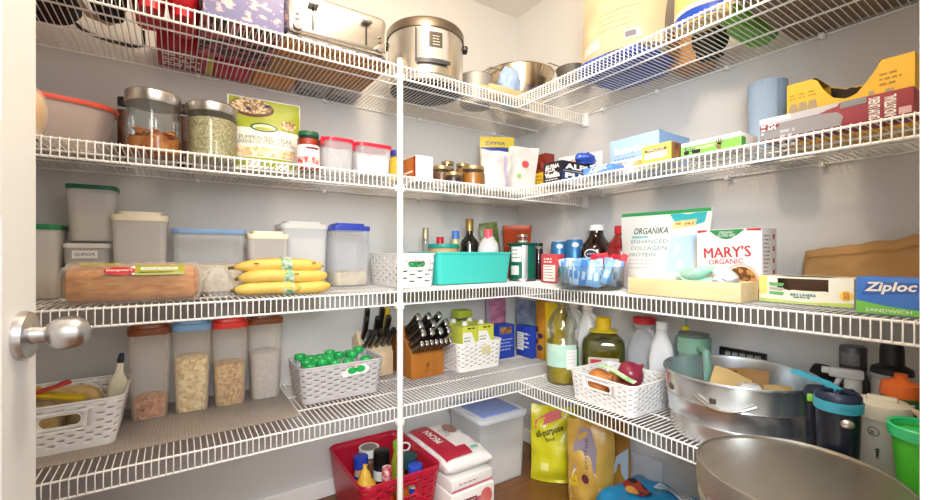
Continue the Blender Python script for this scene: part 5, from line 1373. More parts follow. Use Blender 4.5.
# knife blocks
KH = mat('knife_handle', '#151416', .3, coat=.4); KSTEEL = mat('knife_steel', '#d3d3d5', .22, 1)
def knife_block(loc, rz, w, m, label, prof, slots):
    t = thing('knife_block', label, 'knife block', loc, rz)
    b = B(); loops(b, [[(x, y, z) for y, z in prof] for x in (-w / 2, w / 2)])
    bmesh.ops.bevel(b, geom=b.edges[:], offset=.002, segments=2, profile=.5, affect='EDGES')
    mk('block', b, m, t)
    for (x, y, z, n) in slots:
        b = B(); M = Matrix.Translation((x, y, z)) @ Matrix.Rotation(math.atan2(-n[1], n[0]) * 0, 4, 'X')
        box(b, 0, 0, -.0006, .005, .026, .0012, M=Matrix.Translation((x, y, z)) @ Matrix.Rotation(n, 4, 'X')); mk('slot', b, BLACK, t)
    return t
def knife_proto(kind, loc, rot, label, group):
    t = thing('kitchen_knife', label, 'knife', loc, 0, group, rot=rot)
    L, a, c, st = {'big': (.130, .0095, .0150, True), 'small': (.094, .0072, .0105, True), 'plain': (.105, .0095, .0140, False)}[kind]
    b = B(); loft(b, [(.006, a * .8, c * .75, a * .6), (.012, a, c * .9, a * .8), (L * .35, a * .92, c * .82, a * .8), (L * .7, a, c, a * .9), (L * .93, a * 1.02, c * 1.05, a * .9, 0, .002), (L if not st else L * .94, a * .9, c * .9, a * .8, 0, .002)]); mk('handle', b, KH, t)
    if st:
        b = B(); loft(b, [(L * .935, a * 1.0, c * 1.04, a * .9, 0, .002), (L * .985, a, c, a * .9, 0, .002), (L, a * .8, c * .8, a * .7, 0, .002)]); mk('end_cap', b, KSTEEL, t)
        b = B(); loft(b, [(-.001, a * .8, c * .8, a * .5), (.008, a * .85, c * .82, a * .5)]); mk('bolster', b, KSTEEL, t)
    for q in (.3, .55):
        b = B(); lathe(b, [(0, -.001), (.0018, -.001), (.0018, a * 2.06), (0, a * 2.06)], 8, M=Matrix.Translation((-a * 1.03, 0, L * q)) @ Matrix.Rotation(PI / 2, 4, 'Y')); mk('rivet', b, KSTEEL, t)
    return t
# block 2: brown, steel ended knives
loc, rz, w, h = fbox('L', 411, 444, .225, .2, 4, 320, z0=z4)
OAK = mat('brown_block_wood', '#a9641f', .4, c2='#bd7a2e', scale=5, mixw=.3, stretch=(9, 9, 1))
kx_, ky_ = loc[0], -.225 + .085
prof = [(.085, 0), (-.085, 0), (-.085, .088), (-.060, .105), (-.055, .100), (.012, .188), (.072, .145), (.085, .12)]
t = knife_block((kx_, ky_, z4), 0, w, OAK, 'brown wooden knife block filled with steel ended black knives', prof, [])
f_ = front(-.085)
decal('maker_mark', t, mat('burnt_mark', '#4a2a10', .6), f_, [('r', -.004, .032, -.001, .055), ('r', -.010, .046, .008, .0485), ('r', .004, .036, .0065, .060)], .0006)
text('HENCKELS', .006, f_, -.001, .025, mat('burnt_mark'), t, width=.030, o=.001)
AX = math.radians(58)
kp = {}
def put(kind, key, x, y, z, ax, label, group, roll=0):
    loc = (kx_ + x, ky_ + y, z4 + z)
    if key not in kp: kp[key] = knife_proto(kind, loc, (ax, 0, roll), label, group)
    else:
        o = copytree(kp[key], loc, 0, label, group); o.rotation_euler = (ax, 0, roll)
U = Vector((0, .067, .088)).normalized()                    # up the slanted face
Nn = Vector((0, -.088, .067)).normalized()
for j, yy in enumerate((.020, .052, .085)):
    for i in range((4, 3, 3)[j]):
        x = (-.38 + .76 * i / (3, 2, 2.4)[j]) * w
        p = Vector((0, -.055, .100)) + U * yy + Nn * .002
        put('big', 'big', x, p.y, p.z, AX, 'large black knife with a steel end in the slanted top of the brown block', 'large knives in the brown block')
for i in range(7):
    x = (-.42 + .84 * i / 6) * w
    put('small', 'small', x, -.074, .102, math.radians(62), 'steak knife with a steel end in the low front row of the brown block', 'steak knives in the brown block')
b = B()
for s_ in (-1, 1):
    q = [(s_ * .013 * math.cos(a), .0, .118 + .017 * math.sin(a)) for a in [2 * PI * k / 16 for k in range(16)]]
    tube(b, [(p[0] + s_ * .012, p[1], p[2]) for p in q], .004, 6, True)
t = thing('kitchen_scissors', 'black handled kitchen scissors in the brown knife block', 'scissors', (kx_ - w * .46, ky_ + .022, z4 + .145), .5, rot=(.55, -.3, .6))
mk('handles', b, KH, t); b = B(); box(b, 0, 0, .055, .010, .006, .05, .002); mk('shank', b, KH, t)
o = t; t.location.z -= .055
# block 1: pale wood, behind the pole
loc, rz, w, h = fbox('L', 362, 393, .118, .12, 4, 330, z0=zl)
PALEW = mat('pale_block_wood', '#dcc198', .5, c2='#e8d3b0', scale=5, mixw=.3, stretch=(9, 9, 1))
kx2, ky2 = loc[0], -.118 + .058
prof2 = [(.055, 0), (-.06, 0), (-.06, .090), (-.045, .100), (.005, .170), (.055, .135)]
t = knife_block((kx2, ky2, zl), 0, w, PALEW, 'pale wooden knife block with plain black handles behind the white pole', prof2, [])
U2 = Vector((0, .05, .07)).normalized(); N2 = Vector((0, -.07, .05)).normalized()
kp2 = None
for j, yy in enumerate((.016, .050, .074)):
    for i in range((5, 3, 2)[j]):
        x = (-.40 + .80 * i / max(1, (4, 2, 1)[j])) * w * (1, .9, .6)[j]
        p = Vector((kx2 + x, ky2 - .045, zl + .100)) + U2 * yy + N2 * .002
        lab = 'plain black handled knife in the pale wooden block'
        if kp2 is None: kp2 = knife_proto('plain', p, (math.radians(50), 0, 0), lab, 'plain knives in the pale block')
        else: o = copytree(kp2, p, 0, lab); o.rotation_euler = (math.radians(50 - j * 14), 0, -.12)
t = thing('kitchen_knife', 'yellow handled knife standing in the pale wooden block', 'knife', (kx2 + w * .42, ky2 + .0, zl + .165), 0, rot=(math.radians(22), 0, -.1))
b = B(); loft(b, [(-.01, .005, .008, .004), (.01, .008, .012, .006), (.05, .007, .010, .006), (.09, .010, .014, .008), (.10, .006, .010, .005)]); mk('handle', b, mat('yellow_handle', '#e3c32e', .4), t)
# white basket of cartons
loc, rz, w, h = fbox('L', 459, 503, .255, .17, 4, 342, z0=z4)
wx, wy = loc[0], -.255 + .105
basket('storage_basket', 'small white slotted basket holding yellow-green drink cartons', 'basket', (wx, wy, z4), 0, w * .93, .192, w, .21, h, WBK, .02, ('front',) if False else (), pitch=.022, rows=5)
decal('tag', [o for o in bpy.data.objects if o.name.startswith('storage_basket')][-1], mat('beige_tag', '#d9d2a0', .5), front(-.103), [('r', .0, h * .55, .045, h * .86)], .0016)
YGC = mat('carton_yellow_green', '#d2d650', .45)
zt_ = ZP(wx, wy - .04, 324)
cw = w * .355
P_ = None
for i, (dx_, dy_, lab) in enumerate(((-.5, -.47, 'yellow-green drink carton at the front of its basket, nearest the brown knife block'), (.5, -.47, 'yellow-green drink carton at the front of its basket, nearest the blue boxes'), (-.5, .5, 'yellow-green drink carton at the back of its basket, nearest the brown knife block'), (.5, .5, 'yellow-green drink carton at the back of its basket, nearest the blue boxes'))):
    L3 = (wx + dx_ * (cw + .005), wy + dy_ * (cw + .010), z4 + .004)
    if P_ is None:
        P_ = o = thing('drink_carton', lab, 'carton', L3, 0, 'drink cartons in the white basket')
        H_ = zt_ - z4 - .004
        b = B(); box(b, 0, 0, 0, cw, cw, H_, .002); mk('carton', b, YGC, o)
        decal('white_panel', o, PAPER, front(-cw / 2), [('p', [(-cw * .48, H_ * .40), (cw * .1, H_ * .40), (cw * .3, H_ * .62), (cw * .05, H_ * .86), (-cw * .48, H_ * .86)])])
        decal('blue_panel', o, mat('carton_blue', '#a9c7e0', .5), front(-cw / 2), [('p', [(-cw * .1, H_ * .45), (cw * .48, H_ * .52), (cw * .48, H_ * .62), (cw * .1, H_ * .60)])], .0009)
        inkbars('print', o, mat('grey_ink'), front(-cw / 2), -cw * .42, cw * .05, H_ * .72, 3, .012, .004, 4, .0012)
        inkbars('title', o, mat('dark_green_ink'), front(-cw / 2), -cw * .2, cw * .46, H_ * .93, 1, .01, .006, 6, .0012)
        b = B(); lathe(b, [(.014, H_), (.014, H_ + .004), (.011, H_ + .005), (.011, H_ + .015), (0, H_ + .0155)], 18); mk('cap', b, PAPER, o)
    else: o = copytree(P_, L3, 0, lab)
    o.rotation_euler.z = (.06, -.05, .03, -.04)[i]
b = B(); box(b, 0, 0, 0, .075, .06, .034, .006)
solo('sponge_pack', b, mat('lime_pack', '#a9b83a', .5), 'flat lime green pack lying across the drink cartons at the back', 'pack', (wx + .004, wy + .05, z4 + .004 + H_ + .0165), .05)
# blue boxes
BOXB = mat('deep_blue_card', '#2747b4', .4)
f = fbox('L', 499, 514.5, .165, .07, 4, 325); f = ((f[0][0], f[0][1], z4), f[1], f[2], f[3])
t, w, h = carton('pasta_box', 'blue carton with a food picture behind the basket of drink cartons', 'box', f, .07, BOXB); fn = front(-.035)
decal('food_picture', t, mat('food_print', '#c79a5c', .5, c2='#7a4a2c', scale=50, mixw=.15), fn, [('r', -w * .44, h * .74, w * .30, h * .94)]); inkbars('print', t, mat('pale_blue_ink', '#b9c9f0', .5), fn, -w * .4, w * .4, h * .55, 4, h * .1, .005, 4)
f = fbox('R', 516.5, 532, .118, .045, 4, 326)
t, w, h = carton('pasta_box', 'blue carton with a white facts panel next to the pictured blue carton', 'box', f, .045, BOXB); fn = front(-.0225)
decal('white_panel', t, PAPER, fn, [('r', -w * .44, h * .20, -w * .02, h * .78)]); inkbars('print', t, INK, fn, -w * .40, -w * .06, h * .70, 6, h * .08, .003, 7, .001); inkbars('title_print', t, PAPER, fn, w * .02, w * .42, h * .72, 4, h * .14, .008, 5)
# soft bags in the corner
x0, x1 = LX(489, .065), LX(509, .065)
P = Pouch(x1 - x0, ZP((x0 + x1) / 2, -.06, 297) - z4, .05, .95, .05, .006, 91)
t = thing('frozen_bag', 'clear bag of pink rings hanging tall behind the pictured blue carton', 'bag', ((x0 + x1) / 2, -.04, z4), 0)
b = B(); P.build(b); mk('bag', b, mat('pink_rings', '#c98aa4', .4, c2='#a7607f', scale=24, mixw=.12, kind='noise', stretch=(.5, .5, 2)), t)
decal('clear_edge', t, mat('grey_edge', '#8f93a0', .3), P.F(), [('r', -P.w * .48, .01, -P.w * .36, P.h * .95)], .0016)
P = Pouch(.115, ZP(-.03, -.10, 300) - z4, .04, .95, .05, .006, 95)
t = thing('frozen_bag', 'dark grey-blue bag standing in the corner behind the blue cartons', 'bag', (-.028, -.10, z4), -PI / 2 + .3)
b = B(); P.build(b); mk('bag', b, mat('slate_bag', '#5f6b82', .3, c2='#8f9bb0', scale=20, mixw=.12), t)

# ================================================================== lowest shelf, shorter wall
ya, yb = RY(531, .085), RY(541, .085)
P = Pouch(ya - yb + .006, ZP(-.085, (ya + yb) / 2, 300) - z4, .045, .93, .05, .004, 97)
t = thing('chocolate_bag', 'tall golden bag with dark round prints next to the blue cartons', 'bag', (-.075, (ya + yb) / 2 - .026, z4), -PI / 2)
b = B(); P.build(b); mk('bag', b, mat('golden_bag', '#c9921f', .35, c2='#a8681c', scale=12, mixw=.25), t)
for k in range(4): decal('berry_picture', t, mat('berry_print', '#3c2c4a', .5), P.F(), [('e', P.w * .15 * (-1) ** k, P.h * (.2 + .1 * k), P.w * .2, P.w * .18)], .0016)
f = fbox('R', 545, 557, .10, .05, 4, 303)
t, w, h = carton('cereal_box', 'tall bright yellow carton behind the clear oil bottle', 'box', f, .05, mat('vivid_yellow_card', '#e6c321', .45)); decal('pale_picture', t, mat('cream_print', '#efe3b0', .5), front(-.025), [('e', 0, h * .55, w * .35, h * .16)])
# clear oil bottle with a teal label
x, y = -.262, -.557; h = ZP(x, y, 303) - z4; r = .056
t = thing('oil_bottle', 'large clear oil bottle with a pale teal label at the corner', 'bottle', (x, y, z4), -.82)
pr = [(0, .003), (r * .9, 0), (r, .012), (r, h * .52), (r * .82, h * .56), (r * .82, h * .66), (r * .98, h * .70), (r * .9, h * .78), (r * .55, h * .90), (r * .34, h * .94), (r * .34, h), (0, h)]
b = B(); lathe(b, pr, 36, sy=.85); mk('bottle', b, tube_glass('pale_glass', '#f5f8ee', .2), t)
b = B(); lathe(b, [(0, .006), (r * .86, .006), (r * .94, .014), (r * .94, h * .26), (0, h * .26)], 32, sy=.85); mk('oil', b, sheer('yellow_oil', '#d9c24a', .40, .1, tint='#f3e9a8'), t)
fe = lambda x, z, o=0: Vector(((r + o) * math.sin(x / r), -(r * .85 + o) * math.cos(x / r), z))
decal('teal_label', t, mat('pale_teal_label', '#a5d2c4', .5, c2='#c9e3d6', scale=14, mixw=.3), fe, [('r', -r * 1.5, h * .22, r * 1.0, h * .50)], .0014)
decal('white_label', t, PAPER, fe, [('r', r * .25, h * .20, r * 1.05, h * .44)], .0020); decal('green_strip', t, mat('leaf_green', '#2f9a3f', .5), fe, [('r', r * 1.05, h * .20, r * 1.45, h * .46)], .0020)
inkbars('print', t, mat('pale_print'), fe, r * .32, r * 1.0, h * .40, 4, .012, .003, 2, .0026)
# milk jugs
def jug(name, loc, rz, w, d, h, capm, label, m, fillm=None, frac=0, capr=.018, cat='jug', handle=True):
    t = thing(name, label, cat, loc, rz)
    hx, hy = w / 2, d / 2
    b = B(); loft(b, [(0, hx * .92, hy * .92, hx * .3), (.006, hx, hy, hx * .35), (h * .52, hx, hy, hx * .35), (h * .70, hx * .82, hy * .86, hx * .5), (h * .82, hx * .5, hy * .55, hx * .45), (h * .90, capr * 1.1, capr * 1.1, capr), (h * .93, capr, capr, capr)]); body = mk('body', b, m, t)
    if fillm: b = B(); loft(b, [(.004, hx * .9, hy * .9, hx * .3), (h * frac, hx * .95, hy * .95, hx * .33)]); mk('contents', b, fillm, t)
    b = B(); lathe(b, [(0, h * .91), (capr * 1.15, h * .91), (capr * 1.15, h - .002), (capr * 1.05, h), (0, h)], 20); mk('cap', b, capm, t)
    if handle: b = B(); tube(b, [(hx * .30, -hy * .4, h * .84), (hx * .80, -hy * .62, h * .78), (hx * 1.0, -hy * .72, h * .64), (hx * .98, -hy * .8, h * .48)], .009, 8); mk('handle', b, m, t)
    return t
MILK = sheer('jug_plastic', '#eceff2', .35, .3)
jug('milk_jug', (-.050, -.424, z4), -.6, .072, .072, ZP(-.06, -.415, 300) - z4, WHL, 'narrow translucent jug behind the clear oil bottle', MILK)
jug('milk_jug', (-.070, -.514, z4), -.9, .080, .078, ZP(-.078, -.51, 303) - z4, WHL, 'translucent milk jug between the clear oil bottle and the olive oil', MILK)
# olive oil
x, y = -.128, -.634; h = ZP(x, y, 317) - z4; r = .075
t = thing('olive_oil_bottle', 'big square-shouldered bottle of olive oil with a yellow cap', 'bottle', (x, y, z4), -.9)
b = B(); loft(b, [(0, r * .95, r * .75, .02), (.006, r, r * .8, .025), (h * .56, r, r * .8, .03), (h * .64, r * .97, r * .77, .035), (h * .74, r * .66, r * .6, .04), (h * .79, .026, .026, .026), (h * .84, .022, .022, .022)]); mk('bottle', b, tube_glass('olive_glass', '#d9dcae', .2), t)
b = B(); loft(b, [(.004, r * .93, r * .72, .02), (h * .56, r * .955, r * .76, .03), (h * .63, r * .93, r * .735, .035)]); mk('oil', b, mat('olive_oil', '#7d7620', .15, c2='#615c14', scale=6, mixw=.3, coat=.3), t)
b = B(); loft(b, [(h * .775, .046, .040, .02), (h * .80, .050, .042, .02), (h * .805, .030, .030, .03), (h * .83, .024, .024, .024)]); mk('collar', b, mat('yellow_collar', '#dcc52e', .4), t)
b = B(); lathe(b, [(0, h * .83), (.027, h * .83), (.027, h - .003), (.024, h), (0, h)], 24); mk('cap', b, mat('yellow_cap', '#e0bb1c', .4), t)
f_ = front(-r * .8); decal('label', t, mat('oil_label', '#c9c2b6', .5), f_, [('r', -r * .7, h * .18, r * .7, h * .42)], .0012); decal('red_print', t, RI, f_, [('r', -r * .6, h * .33, -r * .1, h * .39)], .002)
# jug with a red handle cap
jug('water_jug', (-.052, -.752, z4), -PI / 2 + .2,   .105, .070, ZP(-.052, -.752, 317) - z4, mat('red_cap'), 'clear jug with a wide red cap behind the olive oil', CLEARP, None, 0, .034)
# vinegar
loc, rz, r, h = fcyl('R', 646, 681, .095, 4, 322)
jug('vinegar_bottle', (loc[0], loc[1] + .006, z4), -PI / 2 + .5, .078, .062, h, PAPER, 'milky white vinegar bottle beside the green drinks flask', sheer('vinegar_plastic', '#f0f1f2', .25, .35), mat('clear_vinegar', '#e3e6e8', .3), .45, .016, 'jug', False)
# onion basket
ya, yb = RY(573, .362), RY(632, .362); w = ya - yb; zm = z4
hB = ZP(-.362, yb, 387) - z4
ox, oy = -.270, (ya + yb) / 2
basket('storage_basket', 'white slotted basket of onions between the oil bottles and the metal tub', 'basket', (ox, oy, z4), -PI / 2, w, .185, w + .02, .205, hB, WBK, .022, ('front',), hw=.044, hz=(.58, .84), pitch=.0185, rows=5)
YON = mat('onion_skin', '#d08a4a', .4, c2='#b96d33', scale=7, mixw=.3, stretch=(6, 6, .6)); RON = mat('red_onion_skin', '#7d1f36', .3, c2='#a83a52', scale=7, mixw=.3, stretch=(6, 6, .6))
def onion(x, y, z, r, m, label, tilt):
    from mathutils import Euler
    o_ = Euler(tilt).to_matrix() @ Vector((0, 0, r * .95))
    t = thing('onion', label, 'onion', (x - o_.x, y - o_.y, z - o_.z), 0, None, rot=tilt)
    b = B(); lathe(b, [(0, .0), (r * .35, .001), (r * .8, r * .35), (r, r * .85), (r * .92, r * 1.3), (r * .6, r * 1.65), (r * .25, r * 1.82), (r * .12, r * 2.0), (r * .10, r * 2.15), (0, r * 2.16)], 24); mk('bulb', b, m, t, sharp=2)
    b = B(); 
    for k in range(5): tube(b, [(0, 0, .001), (r * .12 * math.cos(k * 1.3), r * .12 * math.sin(k * 1.3), -.004)], .0008, 4)
    mk('roots', b, mat('onion_root', '#b59a6d', .8), t)
    return t
zo = z4 + .006
onion(ox - .040, oy + .042, zo + .052, .046, YON, 'large yellow onion at the front of the basket, nearest the oil bottles', (.9, .3, 0))
onion(ox + .044, oy + .054, zo + .038, .035, YON, 'yellow onion at the back of the basket, nearest the oil bottles', (.5, -.6, 1))
onion(ox - .044, oy - .048, zo + .040, .033, YON, 'yellow onion under the green and white tag', (1.0, .2, 2))
onion(ox + .026, oy - .024, zo + .084, .042, RON, 'dark red onion in the middle of the basket', (.7, .5, 0))
onion(ox + .046, oy - .060, zo + .028, .023, RON, 'smaller red onion beside the metal tub', (1.1, -.2, 1))
b = B(); vs = []
grid(b, lambda u, v: Vector(((u - .5) * .15, (v - .5) * .016, .006 * math.sin(u * 5) + .0)), 14, 1)
grid(b, lambda u, v: Vector(((u - .5) * .15, (v - .5) * .016, .006 * math.sin(u * 5) - .0012)), 14, 1)
solo('mesh_bag_tag', b, mat('green_white_tag', '#cfe8c4', .5, c2='#8fca84', scale=30, mixw=.08), 'green and white paper tag lying over the onions', 'tag', (ox - .062, oy - .03, z4 + hB + .020), -PI / 2 - .1, rot=(.3, .10, -PI / 2 - .1))
# green drinks flask
x, y = -.060, -.932; h = ZP(x, y, 326) - z4; r = .046
SAGE = mat('sage_plastic', '#84b09a', .4)
t = thing('drinks_flask', 'sage green lidded drinks flask with a big handle behind the metal tub', 'flask', (x, y, z4), -2.3)
b = B(); lathe(b, [(0, 0), (r * .8, 0), (r * .84, .006), (r, h * .68), (0, h * .68)], 32); mk('body', b, sheer('sage_clear', '#a9c9bb', .3, .3), t)
b = B()
n_ = 40
for z0_, z1_, rr_ in ((h * .66, h * .86, r * 1.06),):
    rings = [[(rr_ * (1 + .02 * (k % 2)) * math.cos(2 * PI * k / n_), rr_ * (1 + .02 * (k % 2)) * math.sin(2 * PI * k / n_), z) for k in range(n_)] for z in (z0_, z1_)]
    loops(b, rings)
mk('lid', b, SAGE, t)
b = B(); lathe(b, [(r * .95, h * .86), (r * .98, h * .90), (r * .4, h * .92), (0, h * .92)], 32); mk('lid_top', b, mat('grey_lid_top', '#6f7a74', .4), t)
b = B(); sphere(b, (-.014, -.02, h * .955), .013, .013, .009); mk('spout_plug', b, mat('plug_yellow', '#e6d31f', .4), t)
b = B(); tube(b, [(-.014, -.02, h * .96), (-.012, -.018, h * 1.10)], .003, 6); mk('straw', b, SAGE, t)
t.rotation_euler.z = -2.3
b = B(); tube(b, [(0, -r * .9, h * .72), (0, -r * 1.55, h * .76), (0, -r * 2.10, h * .74), (0, -r * 2.28, h * .60), (0, -r * 2.28, h * .40)], [.011, .012, .012, .011, .010], 8); hd_ = mk('handle', b, SAGE, t)
hd_.rotation_euler.z = 2.3 + math.radians(-42) - PI / 2 * 0
# metal tub
TX, TY, TR = -.208, -1.125, .174
zr = ZP(TX, TY, 371) - z4
GALV = mat('galvanised_steel', '#e6eaee', .27, .9, c2='#d3d8dc', scale=5, mixw=.3, stretch=(3, 3, .4))
t = thing('metal_tub', 'round galvanised metal tub holding paper bags on the lowest shelf', 'tub', (TX, TY, z4), -PI / 2)
b = B(); R = TR; q = .90
lathe(b, [(0, 0), (R * q, 0), (R * (q + .03), zr * .30), (R * (q + .045), zr * .32), (R * (q + .035), zr * .34), (R * (q + .07), zr * .62), (R * (q + .085), zr * .64), (R * (q + .075), zr * .66), (R * .985, zr - .004), (R * 1.02, zr - .004), (R * 1.025, zr), (R * 1.015, zr + .004), (R * .985, zr + .002), (R * .975, zr - .006), (R * (q + .055), zr * .64), (R * (q + .01), zr * .32), (R * (q - .015), .004), (0, .004)], 72); mk('tub', b, GALV, t)
for a in (0.62, -0.12):
    b = B(); box(b, 0, 0, 0, .014, .006, .014, .002, M=Matrix.Rotation(-a, 4, 'Z') @ Matrix.Translation((0, -R * .985, zr * .70))); mk('handle_lug', b, DSTEEL, t)
b = B(); pts = []
for k in range(13):
    a = .62 - .74 * k / 12; rad = R * 1.0 + .007 + .004 * math.sin(PI * k / 12)
    pts.append((rad * math.sin(a), -rad * math.cos(a), zr * .78 - .020 * math.sin(PI * k / 12)))
tube(b, pts, .003, 8); mk('bail_handle', b, STEEL, t)
# bags in the tub
KR = mat('pale_kraft', '#d9b578', .7, c2='#caa463', scale=6, mixw=.3, bump=.25, bscale=20); KR2 = mat('mid_kraft', '#b98a52', .7, c2='#a87a44', scale=6, mixw=.3, bump=.25, bscale=20)
def tubbag(dx, dy, w, h, d, seed, m, rot, name, label, cat='paper bag'):
    P = Pouch(w, h, d, .95, .10, .016, seed)
    t = thing(name, label, cat, (TX + dx, TY + dy, z4 + (.024 if seed == 101 else .014)), 0, rot=rot)
    b = B(); P.build(b); mk('bag', b, m, t); return t, P
t_, P = tubbag(-.042, .040, .085, .142, .03, 101, KR, (math.radians(-8), math.radians(20), -1.05), 'paper_bag', 'manila coloured paper bag leaning in the metal tub')
t_, P = tubbag(.040, .000, .125, .142, .035, 103, KR2, (math.radians(-4), math.radians(-4), -1.35), 'paper_bag', 'brown printed paper bag in the middle of the metal tub')
decal('dark_print', t_, mat('dark_brown_print', '#54351c', .6), P.F(), [('r', -.06, .11, -.01, .135)], .0022)
b = B(); vs = blob(b, .085, .065, .140, 107, .2, 22, .4, .5); crumple(vs, .010, 36, 3, .006)
solo('plastic_bag', b, sheer('white_film2', '#f2f2f0', .3, .3, bump=.4, bscale=30), 'crumpled white plastic bag among the paper bags in the metal tub', 'bag', (TX - .045, TY - .050, z4 + .006), .5)
t_, P = tubbag(.022, -.094, .065, .124, .025, 109, KR, (math.radians(-4), math.radians(-6), -1.5), 'paper_bag', 'small tan paper bag at the bottle side of the metal tub')
# things behind the tub
f = fbox('R', 719, 766, .020, .010, 4, 350)
b = B(); w, h = f[2], f[3]
for args in ((0, 0, 0, w, .008, .010), (0, 0, h - .010, w, .008, .010), (-w / 2 + .005, 0, .010, .010, .008, h - .020), (w / 2 - .005, 0, .010, .010, .008, h - .020)): box(b, *args, .001)
for k in range(6): box(b, -w * .4 + w * .16 * k, 0, .010, .003, .003, h - .020)
solo('cooling_rack', b, BLACK, 'black metal rack standing against the wall behind the metal tub', 'rack', f[0], f[1])
b = B(); blob(b, .062, .062, ZP(-.05, -1.262, 366) - z4, 111, .05, 10, .3, .5); solo('black_bag', b, BFAB, 'black fabric pouch squeezed between the metal tub and the drink bottles', 'bag', (-.046, -1.258, z4), 0)
# ------------------------------------------------------------------ drink bottles at the door end
def place(px, ax): return (ax, RY(px, -ax), z4)
def top(p, py): return ZP(p[0], p[1], py) - z4
FACE = lambda p: math.atan2(p[1] - CAM.y, p[0] - CAM.x) - PI / 2
p = place(853, -.062); h = top(p, 346); r = .034
t = thing('sports_bottle', 'dark grey bottle with a silver cap at the wall, behind the clear spray bottle', 'bottle', p, FACE(p))
b = B(); lathe(b, [(0, 0), (r * .92, 0), (r, .006), (r, h * .62), (r * .66, h * .76), (0, h * .76)], 32); mk('body', b, mat('dark_grey_bottle', '#4b4f55', .3, .3), t)
b = B(); lathe(b, [(r * .62, h * .74), (r * .76, h * .78), (r * .78, h * .98), (r * .70, h), (0, h)], 28); mk('cap', b, mat('gunmetal_cap', '#5d6066', .35, .6), t)
decal('silver_badge', t, mat('grey_badge', '#85888d', .35, .5), cyl(r * .78), [('r', -r * .7, h * .82, r * .35, h * .94)], .001)
p = place(853, -.150); h = top(p, 364); r = .029
t = thing('spray_bottle', 'clear spray bottle with a white trigger, behind the navy lidded tumblers', 'spray bottle', p, FACE(p))
b = B(); lathe(b, bprof(r, h * .72, r * .45, .012, .3), 28); mk('bottle', b, CLEARP, t)
TR_ = sheer('trigger_plastic', '#e9ecef', .25, .3)
b = B(); lathe(b, [(0, h * .70), (r * .55, h * .70), (r * .55, h * .84), (0, h * .84)], 20); mk('collar', b, TR_, t)
b = B(); box(b, -.012, 0, h * .84, .062, .020, .022, .005); box(b, -.048, 0, h * .87, .016, .014, .014, .003); mk('spray_head', b, TR_, t)
b = B(); tube(b, [(-.022, 0, h * .85), (-.030, 0, h * .75), (-.040, 0, h * .64)], [.006, .005, .004], 8); mk('trigger', b, TR_, t)
p = place(892, -.098); h = top(p, 343); r = .0355
t = thing('sports_bottle', 'tall white squeeze bottle with a black cap under the third shelf', 'bottle', p, FACE(p))
b = B(); lathe(b, [(0, 0), (r * .92, 0), (r, .006), (r, h * .66), (r * .90, h * .72), (r * .90, h * .74), (0, h * .74)], 32); mk('body', b, FROSTW, t)
b = B(); lathe(b, [(r * .95, h * .70), (r * 1.04, h * .71), (r * 1.04, h * .745), (r * .98, h * .75)], 32); mk('grey_ring', b, mat('silver_grey', '#b9bcc0', .4), t)
b = B(); lathe(b, [(0, h * .74), (r * 1.04, h * .745), (r * 1.0, h * .79), (r * .6, h * .82), (r * .58, h * .96), (r * .5, h), (0, h)], 28); mk('cap', b, BLACK, t)
p = place(901, -.166); h = top(p, 373); r = .0315
t = thing('sports_bottle', 'green bottle with an orange cap beside the cream tumbler', 'bottle', p, FACE(p))
b = B(); lathe(b, [(0, 0), (r * .9, 0), (r, .006), (r, h * .70), (r * 1.02, h * .80), (0, h * .80)], 32); mk('body', b, mat('bottle_green', '#2e7d3c', .4), t)
b = B(); lathe(b, [(r * 1.06, h * .78), (r * 1.08, h * .80), (r * 1.0, h * .90), (r * .5, h * .935), (r * .34, h * .95), (r * .34, h * .99), (0, h)], 28); mk('cap', b, mat('orange_cap', '#ec7431', .4), t)
inkbars('script_print', t, PAPER, cyl(r * 1.0), 0, r * .8, h * .72, 2, .006, .004, 3, .0016)
p = place(822, -.280); h = top(p, 388); r = .031
NAVYP = mat('navy_plastic', '#1f2b45', .35); TEALP2 = mat('aqua_plastic', '#3fa3bd', .4); LIME = mat('lime_plastic', '#8fd43a', .4)
t = thing('tumbler', 'navy tumbler with a lime button just behind the aqua ringed tumbler', 'tumbler', p, FACE(p))
b = B(); lathe(b, [(0, 0), (r * .8, 0), (r * .95, h * .9), (0, h * .9)], 28); mk('body', b, mat('dark_navy_body', '#151c2b', .3), t)
b = B(); lathe(b, [(r * .9, h * .88), (r * 1.05, h * .89), (r * 1.05, h * .96), (r * .9, h), (0, h * .985)], 28); mk('lid', b, NAVYP, t)
b = B(); box(b, -r * .55, -r * .9, h * .86, .016, .012, .016, .003); mk('button', b, LIME, t)
p = place(838, -.352); h = top(p, 389); r = .0365
t = thing('tumbler', 'navy tumbler with an aqua ring and an aqua carry loop', 'tumbler', p, FACE(p))
b = B(); lathe(b, [(0, 0), (r * .78, 0), (r * .82, .006), (r * .97, h * .84), (0, h * .84)], 36); mk('body', b, mat('dark_navy_body'), t)
b = B(); lathe(b, [(r * .97, h * .80), (r * 1.06, h * .81), (r * 1.08, h * .90), (r * 1.0, h * .905)], 36); rg = mk('aqua_ring', b, TEALP2, t)
b = B(); lathe(b, [(0, h * .89), (r * 1.02, h * .90), (r * 1.0, h * .95), (r * .85, h * .985), (r * .75, h * .975), (0, h * .97)], 36); ld = mk('lid', b, NAVYP, t)
b = B()
for k in range(6): box(b, 0, -r * .45, h * .972, .006, r * .62, .007, .002, M=Matrix.Rotation(k * PI / 3, 4, 'Z'))
mk('lid_ribs', b, NAVYP, ld)
b = B(); loops(b, [[(x - .008, y, z), (x + .008, y, z), (x + .008, y, z + .006), (x - .008, y, z + .006)] for x, y, z in ((0, -.005, h * .97), (-.012, .016, h * 1.02), (-.034, .034, h * 1.05), (-.052, .050, h * 1.08))])
